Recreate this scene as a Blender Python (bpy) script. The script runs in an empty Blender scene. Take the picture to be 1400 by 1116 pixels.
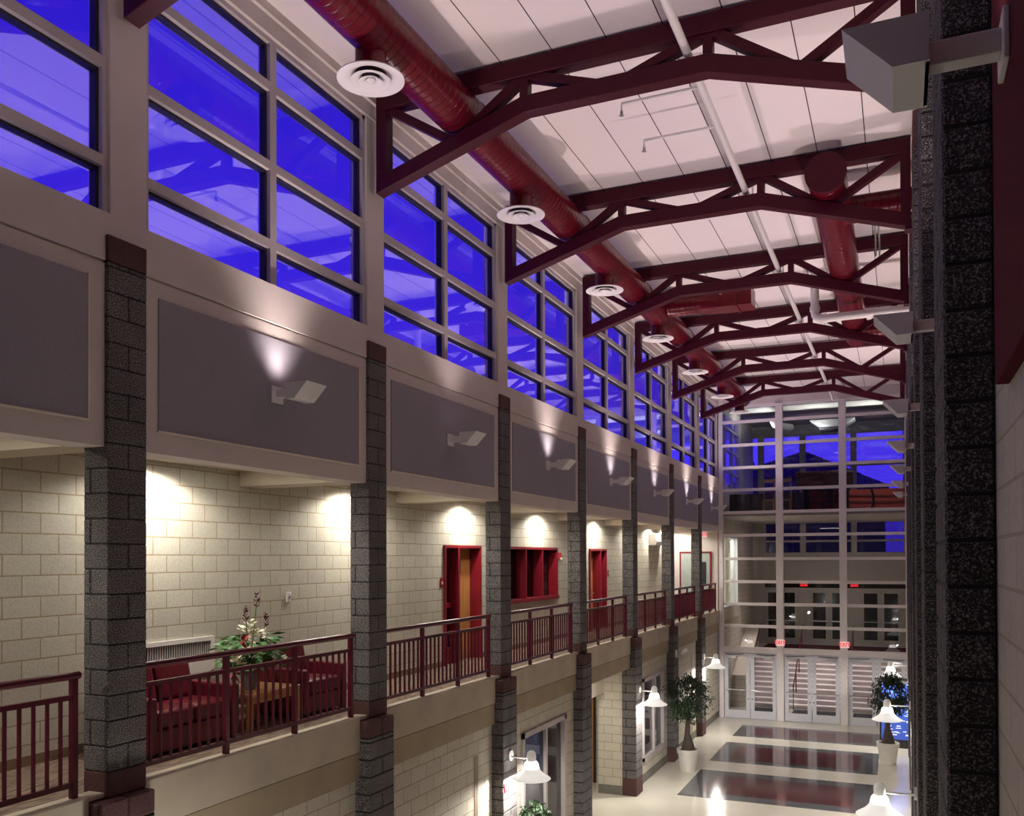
import bpy, bmesh, math, random
from mathutils import Vector, Matrix
random.seed(7)
S = bpy.context.scene
COL = S.collection
H = 5.61            # eye height above the ground floor; heights below are written relative to the eye

# ------------------------------------------------------------------ camera
cd = bpy.data.cameras.new('camera')
cam = bpy.data.objects.new('camera', cd); COL.objects.link(cam)
cd.sensor_width = 36.0; cd.lens = 36.0*1212/1400
cd.shift_x = 0.0; cd.shift_y = (751-558)/1400
cd.clip_start = 0.05; cd.clip_end = 400
_yaw = math.atan(530/1212)
cam.matrix_world = (Matrix.Translation((0, 0, H)) @ Matrix.Rotation(_yaw, 4, 'Z') @
                    Matrix.Rotation(math.pi/2+math.radians(.6), 4, 'X') @ Matrix.Rotation(math.radians(-.2), 4, 'Z'))
S.camera = cam

# ------------------------------------------------------------------ world: deep blue dusk sky
w = bpy.data.worlds.new('dusk_sky'); S.world = w; w.use_nodes = True
nt = w.node_tree; nt.nodes.clear()
wo = nt.nodes.new('ShaderNodeOutputWorld'); bg = nt.nodes.new('ShaderNodeBackground')
tc = nt.nodes.new('ShaderNodeTexCoord'); sp = nt.nodes.new('ShaderNodeSeparateXYZ'); rp = nt.nodes.new('ShaderNodeValToRGB')
nt.links.new(tc.outputs['Generated'], sp.inputs[0]); nt.links.new(sp.outputs['Z'], rp.inputs[0])
nt.links.new(rp.outputs[0], bg.inputs[0]); nt.links.new(bg.outputs[0], wo.inputs[0])
e = rp.color_ramp.elements
e[0].position = 0.0; e[0].color = (.070, .040, .78, 1)
e[1].position = 0.75; e[1].color = (.012, .005, .44, 1)
m_ = e.new(.3); m_.color = (.034, .016, .70, 1)
bg.inputs[1].default_value = 1.42

# ------------------------------------------------------------------ view
S.view_settings.view_transform = 'Standard'; S.view_settings.look = 'None'
S.view_settings.gamma = 1.0; S.view_settings.use_curve_mapping = False
S.view_settings.exposure = 0.0

UP_COL = (1, .80, .84); WARM = (1, .95, .84); LAMPC = (1, .96, .88)
P_UP, P_BELL, P_DOWN = 172, 182, 180

def light(name, kind, loc, power, color, rot=(0, 0, 0), **kw):
    l = bpy.data.lights.new(name, kind); l.energy = power; l.color = color
    for a, b in kw.items(): setattr(l, a, b)
    o = bpy.data.objects.new(name, l); COL.objects.link(o)
    o.location = (loc[0], loc[1], loc[2]+H); o.rotation_euler = rot
    return o

# ------------------------------------------------------------------ mesh helpers
class MB:
    def __init__(s): s.v = []; s.f = []
    def add(s, vs, fs):
        n = len(s.v); s.v += [tuple(p) for p in vs]; s.f += [tuple(n+i for i in f) for f in fs]; return s
    def box(s, x0, x1, y0, y1, z0, z1):
        vs = [(x, y, z) for x in (x0, x1) for y in (y0, y1) for z in (z0, z1)]
        return s.add(vs, [(0, 1, 3, 2), (4, 6, 7, 5), (0, 4, 5, 1), (2, 3, 7, 6), (0, 2, 6, 4), (1, 5, 7, 3)])
    def prism(s, poly, plane, a, b):
        def mk(p, t):
            return {'xz': (p[0], t, p[1]), 'yz': (t, p[0], p[1]), 'xy': (p[0], p[1], t)}[plane]
        n = len(poly)
        vs = [mk(p, a) for p in poly]+[mk(p, b) for p in poly]
        fs = [tuple(range(n-1, -1, -1)), tuple(range(n, 2*n))]+[(i, (i+1) % n, n+(i+1) % n, n+i) for i in range(n)]
        return s.add(vs, fs)
    def bar(s, p, q, wd, y0, y1):           # flat bar in an xz plane
        dx, dz = q[0]-p[0], q[1]-p[1]; L = math.hypot(dx, dz); nx, nz = -dz/L*wd/2, dx/L*wd/2
        return s.prism([(p[0]+nx, p[1]+nz), (p[0]-nx, p[1]-nz), (q[0]-nx, q[1]-nz), (q[0]+nx, q[1]+nz)], 'xz', y0, y1)
    def tube(s, pts, r, n=10, closed=False):
        pts = [Vector(p) for p in pts]; m = len(pts)
        rs = r if isinstance(r, (list, tuple)) else [r]*m
        t0 = (pts[1]-pts[0]).normalized()
        a = Vector((0, 0, 1)) if abs(t0.z) < .9 else Vector((1, 0, 0))
        u = t0.cross(a).normalized(); base = len(s.v)
        for i, p in enumerate(pts):
            t = (pts[min(i+1, m-1)]-pts[max(i-1, 0)]).normalized()
            u = (u-t*u.dot(t)).normalized(); v = t.cross(u)
            for k in range(n):
                th = 2*math.pi*k/n
                s.v.append(tuple(p+(u*math.cos(th)+v*math.sin(th))*rs[i]))
        for i in range(m-1):
            for k in range(n):
                k2 = (k+1) % n
                s.f.append((base+i*n+k, base+i*n+k2, base+(i+1)*n+k2, base+(i+1)*n+k))
        s.f.append(tuple(base+k for k in range(n-1, -1, -1)))
        s.f.append(tuple(base+(m-1)*n+k for k in range(n)))
        return s
    def lathe(s, prof, cx, cy, n=28, cap=True):
        base = len(s.v)
        for r, z in prof:
            for k in range(n):
                th = 2*math.pi*k/n; s.v.append((cx+r*math.cos(th), cy+r*math.sin(th), z))
        for i in range(len(prof)-1):
            for k in range(n):
                k2 = (k+1) % n; s.f.append((base+i*n+k, base+i*n+k2, base+(i+1)*n+k2, base+(i+1)*n+k))
        if cap:
            s.f.append(tuple(base+k for k in range(n-1, -1, -1)))
            s.f.append(tuple(base+(len(prof)-1)*n+k for k in range(n)))
        return s
    def cylx(s, cx0, cx1, cy, cz, r, n=20):
        return s.tube([(cx0, cy, cz), (cx1, cy, cz)], r, n)

ORG = {}
def build(name, mb, mat, parent=None, org=None, smooth=False, bevel=0, seg=2):
    if parent is not None: o = ORG[parent.name]
    elif org is not None: o = org
    else:
        xs = [v[0] for v in mb.v]; ys = [v[1] for v in mb.v]; zs = [v[2] for v in mb.v]
        o = ((min(xs)+max(xs))/2, (min(ys)+max(ys))/2, min(zs))
    me = bpy.data.meshes.new(name)
    me.from_pydata([(v[0]-o[0], v[1]-o[1], v[2]-o[2]) for v in mb.v], [], mb.f)
    bm = bmesh.new(); bm.from_mesh(me); bmesh.ops.recalc_face_normals(bm, faces=bm.faces); bm.to_mesh(me); bm.free()
    me.materials.append(mat)
    if smooth:
        for p in me.polygons: p.use_smooth = True
        try: me.set_sharp_from_angle(angle=math.radians(40))
        except Exception: pass
    ob = bpy.data.objects.new(name, me); COL.objects.link(ob)
    if parent is not None: ob.parent = parent
    else: ob.location = (o[0], o[1], o[2]+H)
    ORG[ob.name] = o
    if bevel:
        b = ob.modifiers.new('bevel', 'BEVEL'); b.width = bevel; b.segments = seg; b.limit_method = 'ANGLE'
    return ob
def tag(o, label, cat, group=None):
    o['label'] = label; o['category'] = cat
    if group: o['group'] = group
    return o
def thing(name, label, cat, loc, group=None):
    o = bpy.data.objects.new(name, None); COL.objects.link(o)
    o.empty_display_size = .1
    o.location = (loc[0], loc[1], loc[2]+H); ORG[o.name] = tuple(loc)
    return tag(o, label, cat, group)
def struct(name, mb, mat, parent=None, **kw):
    o = build(name, mb, mat, parent, **kw)
    if parent is None: o['kind'] = 'structure'
    return o
def dup(root, d, label, group=None):
    """copy of a thing, its parts and sub-parts, shifted by d"""
    r = root.copy(); COL.objects.link(r)
    r.location = tuple(root.location[i]+d[i] for i in range(3))
    o = ORG[root.name]; ORG[r.name] = tuple(o[i]+d[i] for i in range(3))
    r['label'] = label
    if group: r['group'] = group
    for ch in list(root.children):
        c = ch.copy(); COL.objects.link(c); c.parent = r
        for g in list(ch.children):
            k = g.copy(); COL.objects.link(k); k.parent = c
    return r
NTH = ['nearest', 'second nearest', 'third nearest', 'fourth nearest', 'fifth nearest', 'sixth nearest', 'seventh nearest', 'eighth nearest', 'farthest']
ORD = ['first', 'second', 'third', 'fourth', 'fifth', 'sixth', 'seventh', 'eighth', 'ninth']

# ------------------------------------------------------------------ materials
class N:
    def __init__(s, name):
        s.m = bpy.data.materials.new(name); s.m.use_nodes = True; s.t = s.m.node_tree
        s.b = s.t.nodes['Principled BSDF']
    def n(s, typ, **kw):
        x = s.t.nodes.new('ShaderNode'+typ)
        for k, v in kw.items():
            if k.startswith('i_'): x.inputs[k[2:]].default_value = v
            else: setattr(x, k, v)
        return x
    def l(s, a, b): s.t.links.new(a, b)
    def ramp(s, fac, stops):
        r = s.n('ValToRGB'); el = r.color_ramp.elements
        el[0].position, el[0].color = stops[0][0], (*stops[0][1], 1)
        el[1].position, el[1].color = stops[-1][0], (*stops[-1][1], 1)
        for p, c in stops[1:-1]:
            q = el.new(p); q.color = (*c, 1)
        s.l(fac, r.inputs[0]); return r.outputs[0]
    def pos(s): return s.n('NewGeometry').outputs['Position']
    def bump(s, h, st=.3, dist=.01):
        b = s.n('Bump'); b.inputs['Strength'].default_value = st; b.inputs['Distance'].default_value = dist
        s.l(h, b.inputs['Height']); s.l(b.outputs[0], s.b.inputs['Normal'])
    def noise(s, vec, scale, detail=3, rough=.5):
        x = s.n('TexNoise'); x.inputs['Scale'].default_value = scale; x.inputs['Detail'].default_value = detail
        x.inputs['Roughness'].default_value = rough
        if vec is not None: s.l(vec, x.inputs['Vector'])
        return x.outputs['Fac']
    def mix(s, fac, a, b, blend='MIX'):
        x = s.n('MixRGB'); x.blend_type = blend
        for v, k in ((fac, 0), (a, 1), (b, 2)):
            if hasattr(v, 'type') and hasattr(v, 'links'): s.l(v, x.inputs[k])
            else: x.inputs[k].default_value = v if k == 0 else (*v, 1)
        return x.outputs[0]
def lin(r, g, b):
    f = lambda c: (c/255/12.92 if c/255 <= .04045 else ((c/255+.055)/1.055)**2.4)
    return (f(r), f(g), f(b))
def plain(name, col, rough=.5, metal=0, noise=0.06, nscale=6, spec=.5, bump=0):
    k = N(name); b = k.b
    b.inputs['Roughness'].default_value = rough; b.inputs['Metallic'].default_value = metal
    b.inputs['Specular IOR Level'].default_value = spec
    f = k.noise(k.pos(), nscale, 4)
    lo = tuple(c*(1-noise) for c in col); hi = tuple(min(1, c*(1+noise)) for c in col)
    k.l(k.ramp(f, [(.3, lo), (.7, hi)]), b.inputs['Base Color'])
    if bump: k.bump(k.noise(k.pos(), nscale*8, 3), bump)
    return k.m
def emit(name, col, st, base=(.8, .8, .8)):
    k = N(name); k.b.inputs['Base Color'].default_value = (*base, 1)
    k.b.inputs['Emission Color'].default_value = (*col, 1); k.b.inputs['Emission Strength'].default_value = st
    k.b.inputs['Roughness'].default_value = .4
    return k.m
def blocks(name, axis, c1, c2, mortar, bw=.4065, rh=.2032, z0=-5.61, ms=.008, rough=.85, speck=.0):
    k = N(name); p = k.pos(); sx = k.n('SeparateXYZ'); k.l(p, sx.inputs[0])
    cx = k.n('CombineXYZ')
    k.l(sx.outputs['Y' if axis == 'x' else 'X'], cx.inputs[0])
    ad = k.n('Math', operation='ADD'); ad.inputs[1].default_value = -(z0+H); k.l(sx.outputs['Z'], ad.inputs[0]); k.l(ad.outputs[0], cx.inputs[1])
    br = k.n('TexBrick'); br.offset = .5
    br.inputs['Scale'].default_value = 1; br.inputs['Brick Width'].default_value = bw; br.inputs['Row Height'].default_value = rh
    br.inputs['Mortar Size'].default_value = ms; br.inputs['Mortar Smooth'].default_value = .3
    br.inputs['Color1'].default_value = (*c1, 1); br.inputs['Color2'].default_value = (*c2, 1); br.inputs['Mortar'].default_value = (*mortar, 1)
    k.l(cx.outputs[0], br.inputs['Vector'])
    f = k.noise(p, 45, 4, .7)
    col = k.mix(1.0, br.outputs['Color'], k.ramp(f, [(.25, (.80, .79, .77)), (.75, (1.08, 1.08, 1.08))]), 'MULTIPLY')
    k.l(col, k.b.inputs['Base Color']); k.b.inputs['Roughness'].default_value = rough
    k.b.inputs['Specular IOR Level'].default_value = .25
    inv = k.n('Math', operation='MULTIPLY_ADD'); inv.inputs[1].default_value = -1.0; k.l(br.outputs['Fac'], inv.inputs[0]); k.l(f, inv.inputs[2])
    k.bump(inv.outputs[0], .5, .006)
    return k.m

BEIGE1, BEIGE2, MORT = (.58, .54, .46), (.52, .485, .415), (.36, .29, .19)
M_cmu_x = blocks('beige_block_x', 'x', BEIGE1, BEIGE2, MORT)
M_cmu_y = blocks('beige_block_y', 'y', BEIGE1, BEIGE2, MORT)
M_cmu_corr = blocks('beige_block_corridor', 'x', BEIGE1, BEIGE2, MORT, z0=-1.98)
M_cmu_grey = blocks('grey_base_block', 'x', (.22, .21, .19), (.19, .18, .17), (.12, .11, .10))
M_cmu_right = blocks('beige_block_right', 'x', (.55, .50, .44), (.51, .47, .42), (.40, .35, .28))
def speckle(name, base, spots, amt=.56, rough=.8):
    k = N(name); p = k.pos()
    f = k.noise(p, 110, 2, .6); g = k.noise(p, 3, 3)
    c = k.ramp(f, [(.36, tuple(x*.55 for x in base)), (.50, base), (amt, tuple((a+b)/2 for a, b in zip(base, spots))), (.70, spots)])
    c = k.mix(1.0, c, k.ramp(g, [(.3, (.8, .8, .8)), (.7, (1.15, 1.15, 1.15))]), 'MULTIPLY')
    k.l(c, k.b.inputs['Base Color']); k.b.inputs['Roughness'].default_value = rough
    k.b.inputs['Specular IOR Level'].default_value = .35
    k.bump(f, .6, .006); return k.m
M_split = speckle('dark_speckled_block', (.062, .055, .058), (.36, .33, .32))
M_splitr = speckle('black_speckled_block', (.028, .026, .029), (.36, .33, .33), .64)
M_maroonblock = speckle('maroon_block', (.085, .034, .034), (.15, .08, .075), .6)
M_mortar = plain('dark_mortar', (.02, .018, .018), .9)
M_plaster = plain('warm_plaster', (.60, .53, .50), .75, noise=.03, nscale=3)
M_panel = plain('grey_acoustic_fabric', (.27, .25, .29), .5, noise=.05, nscale=40, bump=.05)
M_redpanel = plain('maroon_acoustic_fabric', (.085, .008, .016), .9, noise=.05, nscale=40, spec=.1)
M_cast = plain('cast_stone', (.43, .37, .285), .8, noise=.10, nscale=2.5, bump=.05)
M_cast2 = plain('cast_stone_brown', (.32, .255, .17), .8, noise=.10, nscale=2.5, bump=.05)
M_steel = plain('maroon_steel', (.052, .004, .013), .45, noise=.05, spec=.16)
M_rail = plain('maroon_rail', (.080, .005, .016), .30, noise=.05, spec=.3)
M_fixture = plain('fixture_grey_enamel', (.66, .63, .65), .4, noise=.02)
M_white = plain('white_enamel', (.74, .70, .67), .35, noise=.02)
M_frame = plain('taupe_window_frame', (.47, .42, .42), .45, noise=.03)
M_frame_dark = plain('dark_gasket', (.012, .010, .02), .5)
M_curt = plain('pale_mullion', (.74, .68, .68), .45, noise=.03)
M_doorwhite = plain('pale_door_paint', (.62, .62, .68), .4, noise=.03)
M_metal = plain('brushed_steel', (.45, .45, .46), .3, .9, noise=.03)
M_black = plain('black_plastic', (.012, .012, .014), .5)
M_grey = plain('grey_paint', (.30, .29, .28), .6)
M_greygreen = plain('grey_green_door', (.36, .40, .37), .45)
M_redframe = plain('red_door_frame', (.20, .007, .018), .35, noise=.04)
M_redsign = plain('red_sign', (.55, .02, .03), .4)
M_pot = plain('white_pot', (.66, .63, .56), .4)
M_soil = plain('dark_soil', (.02, .014, .010), .9)
M_bark = plain('bark', (.055, .040, .030), .85, noise=.3, nscale=25)
M_leaf = plain('dark_leaf', (.016, .036, .013), .45, noise=.5, nscale=9)
M_leaf2 = plain('bouquet_leaf', (.05, .15, .035), .45, noise=.4, nscale=14)
M_petalw = plain('white_petal', (.85, .80, .62), .6, noise=.1, nscale=30)
M_petalr = plain('red_petal', (.30, .010, .020), .5, noise=.2, nscale=30)
M_spike = plain('burgundy_flower', (.16, .025, .05), .6, noise=.3, nscale=30)
M_glassware = plain('grey_glass_vase', (.22, .21, .19), .12, noise=.05)
M_beamplaster = plain('soffit_plaster', (.70, .63, .52), .8, noise=.02)
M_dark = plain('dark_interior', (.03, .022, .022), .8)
M_roofdark = plain('dark_roof', (.02, .012, .045), .9, noise=.2, nscale=2)
M_housewall = plain('dusk_wall', (.05, .03, .07), .9)
M_tan = plain('tan_baseboard', (.19, .13, .075), .6)
M_brickred = plain('brick_red_panel', (.50, .085, .06), .7, noise=.1)
M_piano = plain('dark_brown_cover', (.055, .018, .016), .6, noise=.2, nscale=5)

def m_ceiling():
    k = N('white_ceiling_panels'); sx = k.n('SeparateXYZ'); k.l(k.pos(), sx.inputs[0])
    a = k.n('Math', operation='ADD'); a.inputs[1].default_value = 4.12+6.25; k.l(sx.outputs['X'], a.inputs[0])
    d = k.n('Math', operation='DIVIDE'); d.inputs[1].default_value = .6235; k.l(a.outputs[0], d.inputs[0])
    f = k.n('Math', operation='FRACT'); k.l(d.outputs[0], f.inputs[0])
    r = k.ramp(f.outputs[0], [(0, (.02, .015, .02)), (.016, (.02, .015, .02)), (.024, (.80, .72, .71)), (1, (.80, .72, .71))])
    k.l(r, k.b.inputs['Base Color']); k.b.inputs['Roughness'].default_value = .8; k.b.inputs['Specular IOR Level'].default_value = .15
    return k.m
M_ceil = m_ceiling()
def m_duct(name, axis):
    k = N(name); sx = k.n('SeparateXYZ'); k.l(k.pos(), sx.inputs[0])
    wv = k.n('Math', operation='MULTIPLY'); wv.inputs[1].default_value = 1/.11; k.l(sx.outputs[axis], wv.inputs[0])
    f = k.n('Math', operation='FRACT'); k.l(wv.outputs[0], f.inputs[0])
    h = k.ramp(f.outputs[0], [(0, (0, 0, 0)), (.10, (1, 1, 1)), (.2, (0, 0, 0)), (1, (0, 0, 0))])
    c = k.ramp(f.outputs[0], [(0, (.115, .004, .012)), (.10, (.05, .002, .006)), (.2, (.115, .004, .012)), (1, (.115, .004, .012))])
    k.l(c, k.b.inputs['Base Color']); k.b.inputs['Roughness'].default_value = .26; k.b.inputs['Specular IOR Level'].default_value = .28
    k.bump(h, .35, .012); return k.m
M_duct = m_duct('red_spiral_duct', 'Y'); M_ductx = m_duct('red_spiral_duct_cross', 'X')
M_ductplain = plain('red_sheet_duct', (.125, .004, .012), .28, spec=.3)

def m_glass(name, tint=(.93, .94, 1.0), ior=1.75, gl=1.0):
    k = N(name); k.t.nodes.remove(k.b)
    out = k.t.nodes['Material Output']
    tr = k.n('BsdfTransparent'); tr.inputs[0].default_value = (*tint, 1)
    g = k.n('BsdfGlossy'); g.inputs['Roughness'].default_value = .0; g.inputs['Color'].default_value = (gl, gl, gl, 1)
    lw_ = k.n('LayerWeight'); lw_.inputs['Blend'].default_value = .5          # Schlick reflectance, the same from both sides
    pw = k.n('Math', operation='POWER'); pw.inputs[1].default_value = 5; k.l(lw_.outputs['Facing'], pw.inputs[0])
    f0 = ((ior-1)/(ior+1))**2
    sc = k.n('Math', operation='MULTIPLY_ADD'); sc.inputs[1].default_value = 1-f0; sc.inputs[2].default_value = f0; k.l(pw.outputs[0], sc.inputs[0])
    mx = k.n('MixShader'); k.l(sc.outputs[0], mx.inputs[0]); k.l(tr.outputs[0], mx.inputs[1]); k.l(g.outputs[0], mx.inputs[2])
    k.l(mx.outputs[0], out.inputs[0]); return k.m
M_glass = m_glass('clerestory_glass', (.97, .96, 1.0), 2.35, 1.0)
M_glass2 = m_glass('clear_glass', (.93, .93, .95), 1.45, .9)
M_glassdark = m_glass('tinted_glass', (.55, .55, .58), 1.5, .9)
M_spandrel = plain('black_spandrel_glass', (.006, .005, .006), .06, noise=.0)

def m_floor():
    k = N('cream_terrazzo'); p = k.pos()
    f = k.noise(p, 160, 2, .7); g = k.noise(p, .8, 3)
    c = k.ramp(f, [(.35, (.50, .46, .38)), (.55, (.66, .62, .53)), (.75, (.72, .69, .60))])
    c = k.mix(1.0, c, k.ramp(g, [(.3, (.9, .9, .9)), (.7, (1.05, 1.05, 1.05))]), 'MULTIPLY')
    k.l(c, k.b.inputs['Base Color']); k.b.inputs['Roughness'].default_value = .13; k.b.inputs['Specular IOR Level'].default_value = .6
    return k.m
M_floor = m_floor()
def terr(name, col):
    k = N(name); f = k.noise(k.pos(), 160, 2, .7)
    k.l(k.ramp(f, [(.35, tuple(c*.7 for c in col)), (.7, tuple(min(1, c*1.35) for c in col))]), k.b.inputs['Base Color'])
    k.b.inputs['Roughness'].default_value = .10; k.b.inputs['Specular IOR Level'].default_value = .6; return k.m
M_tgrey = terr('grey_terrazzo', (.085, .09, .10)); M_tmar = terr('maroon_terrazzo', (.075, .020, .025))
def m_carpet():
    k = N('maroon_tan_carpet'); p = k.pos()
    mp = k.n('Mapping'); mp.inputs['Scale'].default_value = (14, 1.6, 1); mp.inputs['Rotation'].default_value = (0, 0, .5); k.l(p, mp.inputs[0])
    f = k.noise(mp.outputs[0], 3, 5, .7)
    k.l(k.ramp(f, [(.38, (.07, .030, .028)), (.5, (.15, .095, .07)), (.62, (.25, .19, .125))]), k.b.inputs['Base Color'])
    k.b.inputs['Roughness'].default_value = .95; return k.m
M_carpet = m_carpet()
def m_wood(name, c1, c2, axis_scale):
    k = N(name); mp = k.n('Mapping'); mp.inputs['Scale'].default_value = axis_scale; k.l(k.pos(), mp.inputs[0])
    f = k.noise(mp.outputs[0], 2.5, 6, .6)
    k.l(k.ramp(f, [(.3, c1), (.7, c2)]), k.b.inputs['Base Color']); k.b.inputs['Roughness'].default_value = .35; return k.m
M_doorwood = m_wood('orange_door_veneer', (.36, .14, .045), (.58, .27, .09), (14, 14, .8))
M_oak = m_wood('oak_table', (.42, .21, .07), (.60, .34, .12), (3, 14, 14))
def m_leather():
    k = N('burgundy_leather'); p = k.pos(); f = k.noise(p, 5, 4)
    k.l(k.ramp(f, [(.3, (.080, .003, .009)), (.7, (.125, .006, .015))]), k.b.inputs['Base Color'])
    k.b.inputs['Roughness'].default_value = .34; k.bump(k.noise(p, 180, 2), .08, .003); return k.m
M_leather = m_leather()
M_stair = plain('pinkish_stair_tile', (.48, .42, .41), .55, noise=.05)
M_nosing = plain('pale_nosing', (.80, .72, .71), .5)
M_mat = plain('black_walkoff_mat', (.018, .018, .022), .9)
M_mushroom = plain('mushroom_plaster', (.40, .36, .33), .8, noise=.04)
M_shade = emit('glowing_opal_shade', LAMPC, .55)
M_capglow = emit('self_lit_cap', LAMPC, .16, (.7, .67, .62))  # emission stands in for light falling on the lamp cap
M_bulb = emit('hot_lamp_band', LAMPC, 6.0)
M_exitface = emit('lit_sign_face', (1, .60, .58), .62, (.5, .45, .45))
M_exitred = emit('lit_red_letters', (1, .0, .012), .75, (.5, .01, .02))
M_exitredface = emit('lit_red_face', (1, .02, .03), 1.1, (.6, .02, .03))
M_exitdarkred = plain('dark_red_letters', (.12, .004, .006), .5)
M_downl = emit('downlight_lens', WARM, 6.0)
M_bluefront = emit('lit_blue_panel', (.02, .10, .75), .35, (.05, .1, .4))
M_pale = emit('lit_pale_panel', (.75, .85, 1.0), .5)

# ------------------------------------------------------------------ key dimensions
B = 3.81; YC = [5.2+B*k for k in range(-1, 7)]      # left columns, faces toward the camera
YE = 31.65; YS = -3.0
ZF = -5.61; ZB = -1.98; ZC = 5.66
bays = [(YC[i]+.4, YC[i+1] if i+1 < len(YC) else YE) for i in range(len(YC))]
BAYN = ['bay beside the camera', 'bay left of the photo edge', 'sofa bay', 'first wooden door bay', 'red window bay', 'second wooden door bay', 'plain wall bay', 'far bay before the glass wall']
BAYN = ['bay out of frame', 'leftmost bay', 'bay with the sofa', 'bay with the first wooden door', 'bay with the red window',
        'bay with the second wooden door', 'bay after the second wooden door', 'bay next to the last', 'last bay by the glass wall']
# index i of bays: 0 -> k=-1 (col 1.39), 1 -> sofa bay ... so keep names by i
BN = ['leftmost bay at the photo edge', 'bay with the red sofa', 'bay with the first wooden door', 'bay with the red framed window',
      'bay with the second wooden door', 'sixth bay along the balcony', 'seventh bay along the balcony', 'last bay before the glass end wall']

# ------------------------------------------------------------------ the shell
struct('floor', MB().box(-9.2, .6, YS, 40.5, ZF-.2, ZF), M_floor)
n = 0
for (a, b, c, d) in ((20.82, 23.6, 21.3, 23.12), (24.7, 27.4, 25.06, 26.92), (28.4, 30.4, 28.5+.25, 30.1)):
    n += 1; struct('trim_%d' % n, MB().box(-4.87, -.57, a, b, ZF-.01, ZF+.002), M_tgrey)
    n += 1; struct('trim_%d' % n, MB().box(-4.42, -1.03, c, d, ZF-.01, ZF+.004), M_tmar)
for yy in (12.0, 16.6):                                  # thin control joints in the terrazzo
    n += 1; struct('trim_%d' % n, MB().box(-5.69, .38, yy, yy+.01, ZF-.01, ZF+.0015), M_tgrey)
struct('ceiling', MB().box(-6.3, .6, YS, YE-.1, ZC, ZC+.15), M_ceil)
struct('wall_back', MB().box(-9.2, .6, YS-.2, YS, ZF, ZC+.15), M_grey)
struct('wall_right', MB().box(.385, .6, YS, 40.5, ZF, ZC), M_cmu_right)
# right wall lower base strip
struct('baseboard_right', MB().box(.365, .385, YS, 31.5, ZF, ZF+.2), M_cmu_grey)

# corridor on the balcony
struct('floor_upper', MB().box(-8.3, -6.0, YS, YE, ZB-.14, ZB), M_carpet)
struct('ceiling_left', MB().box(-8.3, -6.1, YS, YE, 1.12, 1.25), M_beamplaster)
cw = MB()                                               # corridor wall with openings
ops = [(14.45, 16.0, -1.98, .25), (17.3, 20.32, -.95, .25), (22.78, 24.3, -1.98, .25)]
yy = YS
for (a, b, z0, z1) in ops:
    cw.box(-8.3, -7.7, yy, a, ZB, 1.12); cw.box(-8.3, -7.7, a, b, z1, 1.12)
    if z0 > ZB: cw.box(-8.3, -7.7, a, b, ZB, z0)
    yy = b
cw.box(-8.3, -7.7, yy, YE, ZB, 1.12)
struct('wall_left_inner', cw, M_cmu_corr)
bb = MB(); yy = YS
for (a, b, z0, z1) in ops:
    if z0 > ZB: continue
    bb.box(-7.7, -7.685, yy, a-.04, ZB, ZB+.1); yy = b+.04
bb.box(-7.7, -7.685, yy, YE-.1, ZB, ZB+.1)
struct('baseboard_left', bb, M_tan)
struct('wall_far_inner', MB().box(-8.3, -5.9, YE, YE+.15, ZB, 1.12), M_plaster)
for i, y in enumerate(YC):                              # dropped beams over the corridor at every column
    struct('trim_20', MB().box(-7.7, -6.1, y-.05, y+.35, .93, 1.12), M_beamplaster)

# spandrel band between the columns, continuous sill above
sp_ = MB()
sp_.box(-6.12, -5.86, YS, YC[0], .91, 2.62)
for (a, b) in bays:
    sp_.box(-6.12, -5.84, a, b, .91, 2.39); sp_.box(-6.12, -5.855, a, b, 2.39, 2.41); sp_.box(-6.12, -5.83, a, b, 2.41, 2.62)
for y in YC: sp_.box(-6.12, -6.07, y, y+.4, .91, 2.62)
sp_.box(-6.12, -5.83, YS, YE, 2.62, 2.80)
struct('wall_left_middle', sp_, M_plaster)
# clerestory posts and head
cl = MB()
cl.box(-6.12, -5.87, YS, YE, 5.38, ZC)
cl.box(-6.12, -5.83, YS, YE, 5.56, ZC)
for i, y in enumerate(YC): cl.box(-6.12, -5.88, y+.09, y+.47, 2.80, 5.38)
cl.box(-6.12, -5.88, YS, YC[0]-3.4, 2.80, 5.38); cl.box(-6.12, -5.88, YE-.12, YE+.1, 2.8, 5.38)
struct('wall_left_high', cl, M_plaster)
# clerestory windows
def clerestory(idx, a, b):
    fr = MB(); xo, xi = -6.04, -5.91
    ym = (a+b)/2
    zs = [2.80, 3.25, 4.06, 4.88, 5.38]
    fr.box(xo, xi, a, a+.05, 2.8, 5.38); fr.box(xo, xi, b-.05, b, 2.8, 5.38)
    fr.box(xo, xi, a, b, 5.33, 5.38); fr.box(xo, xi, a+.05, b-.05, 2.8, 2.815)
    fr.box(xo, xi, ym-.05, ym+.05, 2.8, 5.33)
    for z in zs[1:4]: fr.box(xo, xi, a+.05, ym-.05, z-.045, z+.045).box(xo, xi, ym+.05, b-.05, z-.045, z+.045)
    wdw = struct('window_%d' % idx, fr, M_frame)
    g = MB(); t = .028                                   # dark gaskets round each light
    cells = []
    for (y0, y1) in ((a+.05, ym-.05), (ym+.05, b-.05)):
        for j in range(4):
            z0 = zs[j]+(.045 if j else .015); z1 = zs[j+1]-.045 if j < 3 else 5.33
            cells.append((y0, y1, z0, z1))
    for (y0, y1, z0, z1) in cells:
        g.box(-6.03, -5.955, y0, y0+t, z0, z1); g.box(-6.03, -5.955, y1-t, y1, z0, z1)
        g.box(-6.03, -5.955, y0+t, y1-t, z1-t, z1); g.box(-6.03, -5.955, y0+t, y1-t, z0, z0+.008)
    build('window_gasket', g, M_frame_dark, wdw)
    for (y0, y1, z0, z1) in cells:
        build('window_pane', MB().box(-5.992, -5.986, y0, y1, z0, z1), M_glass, wdw)
wi = 0
clerestory(1, YC[0]-3.36, YC[0]+.09)
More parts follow.
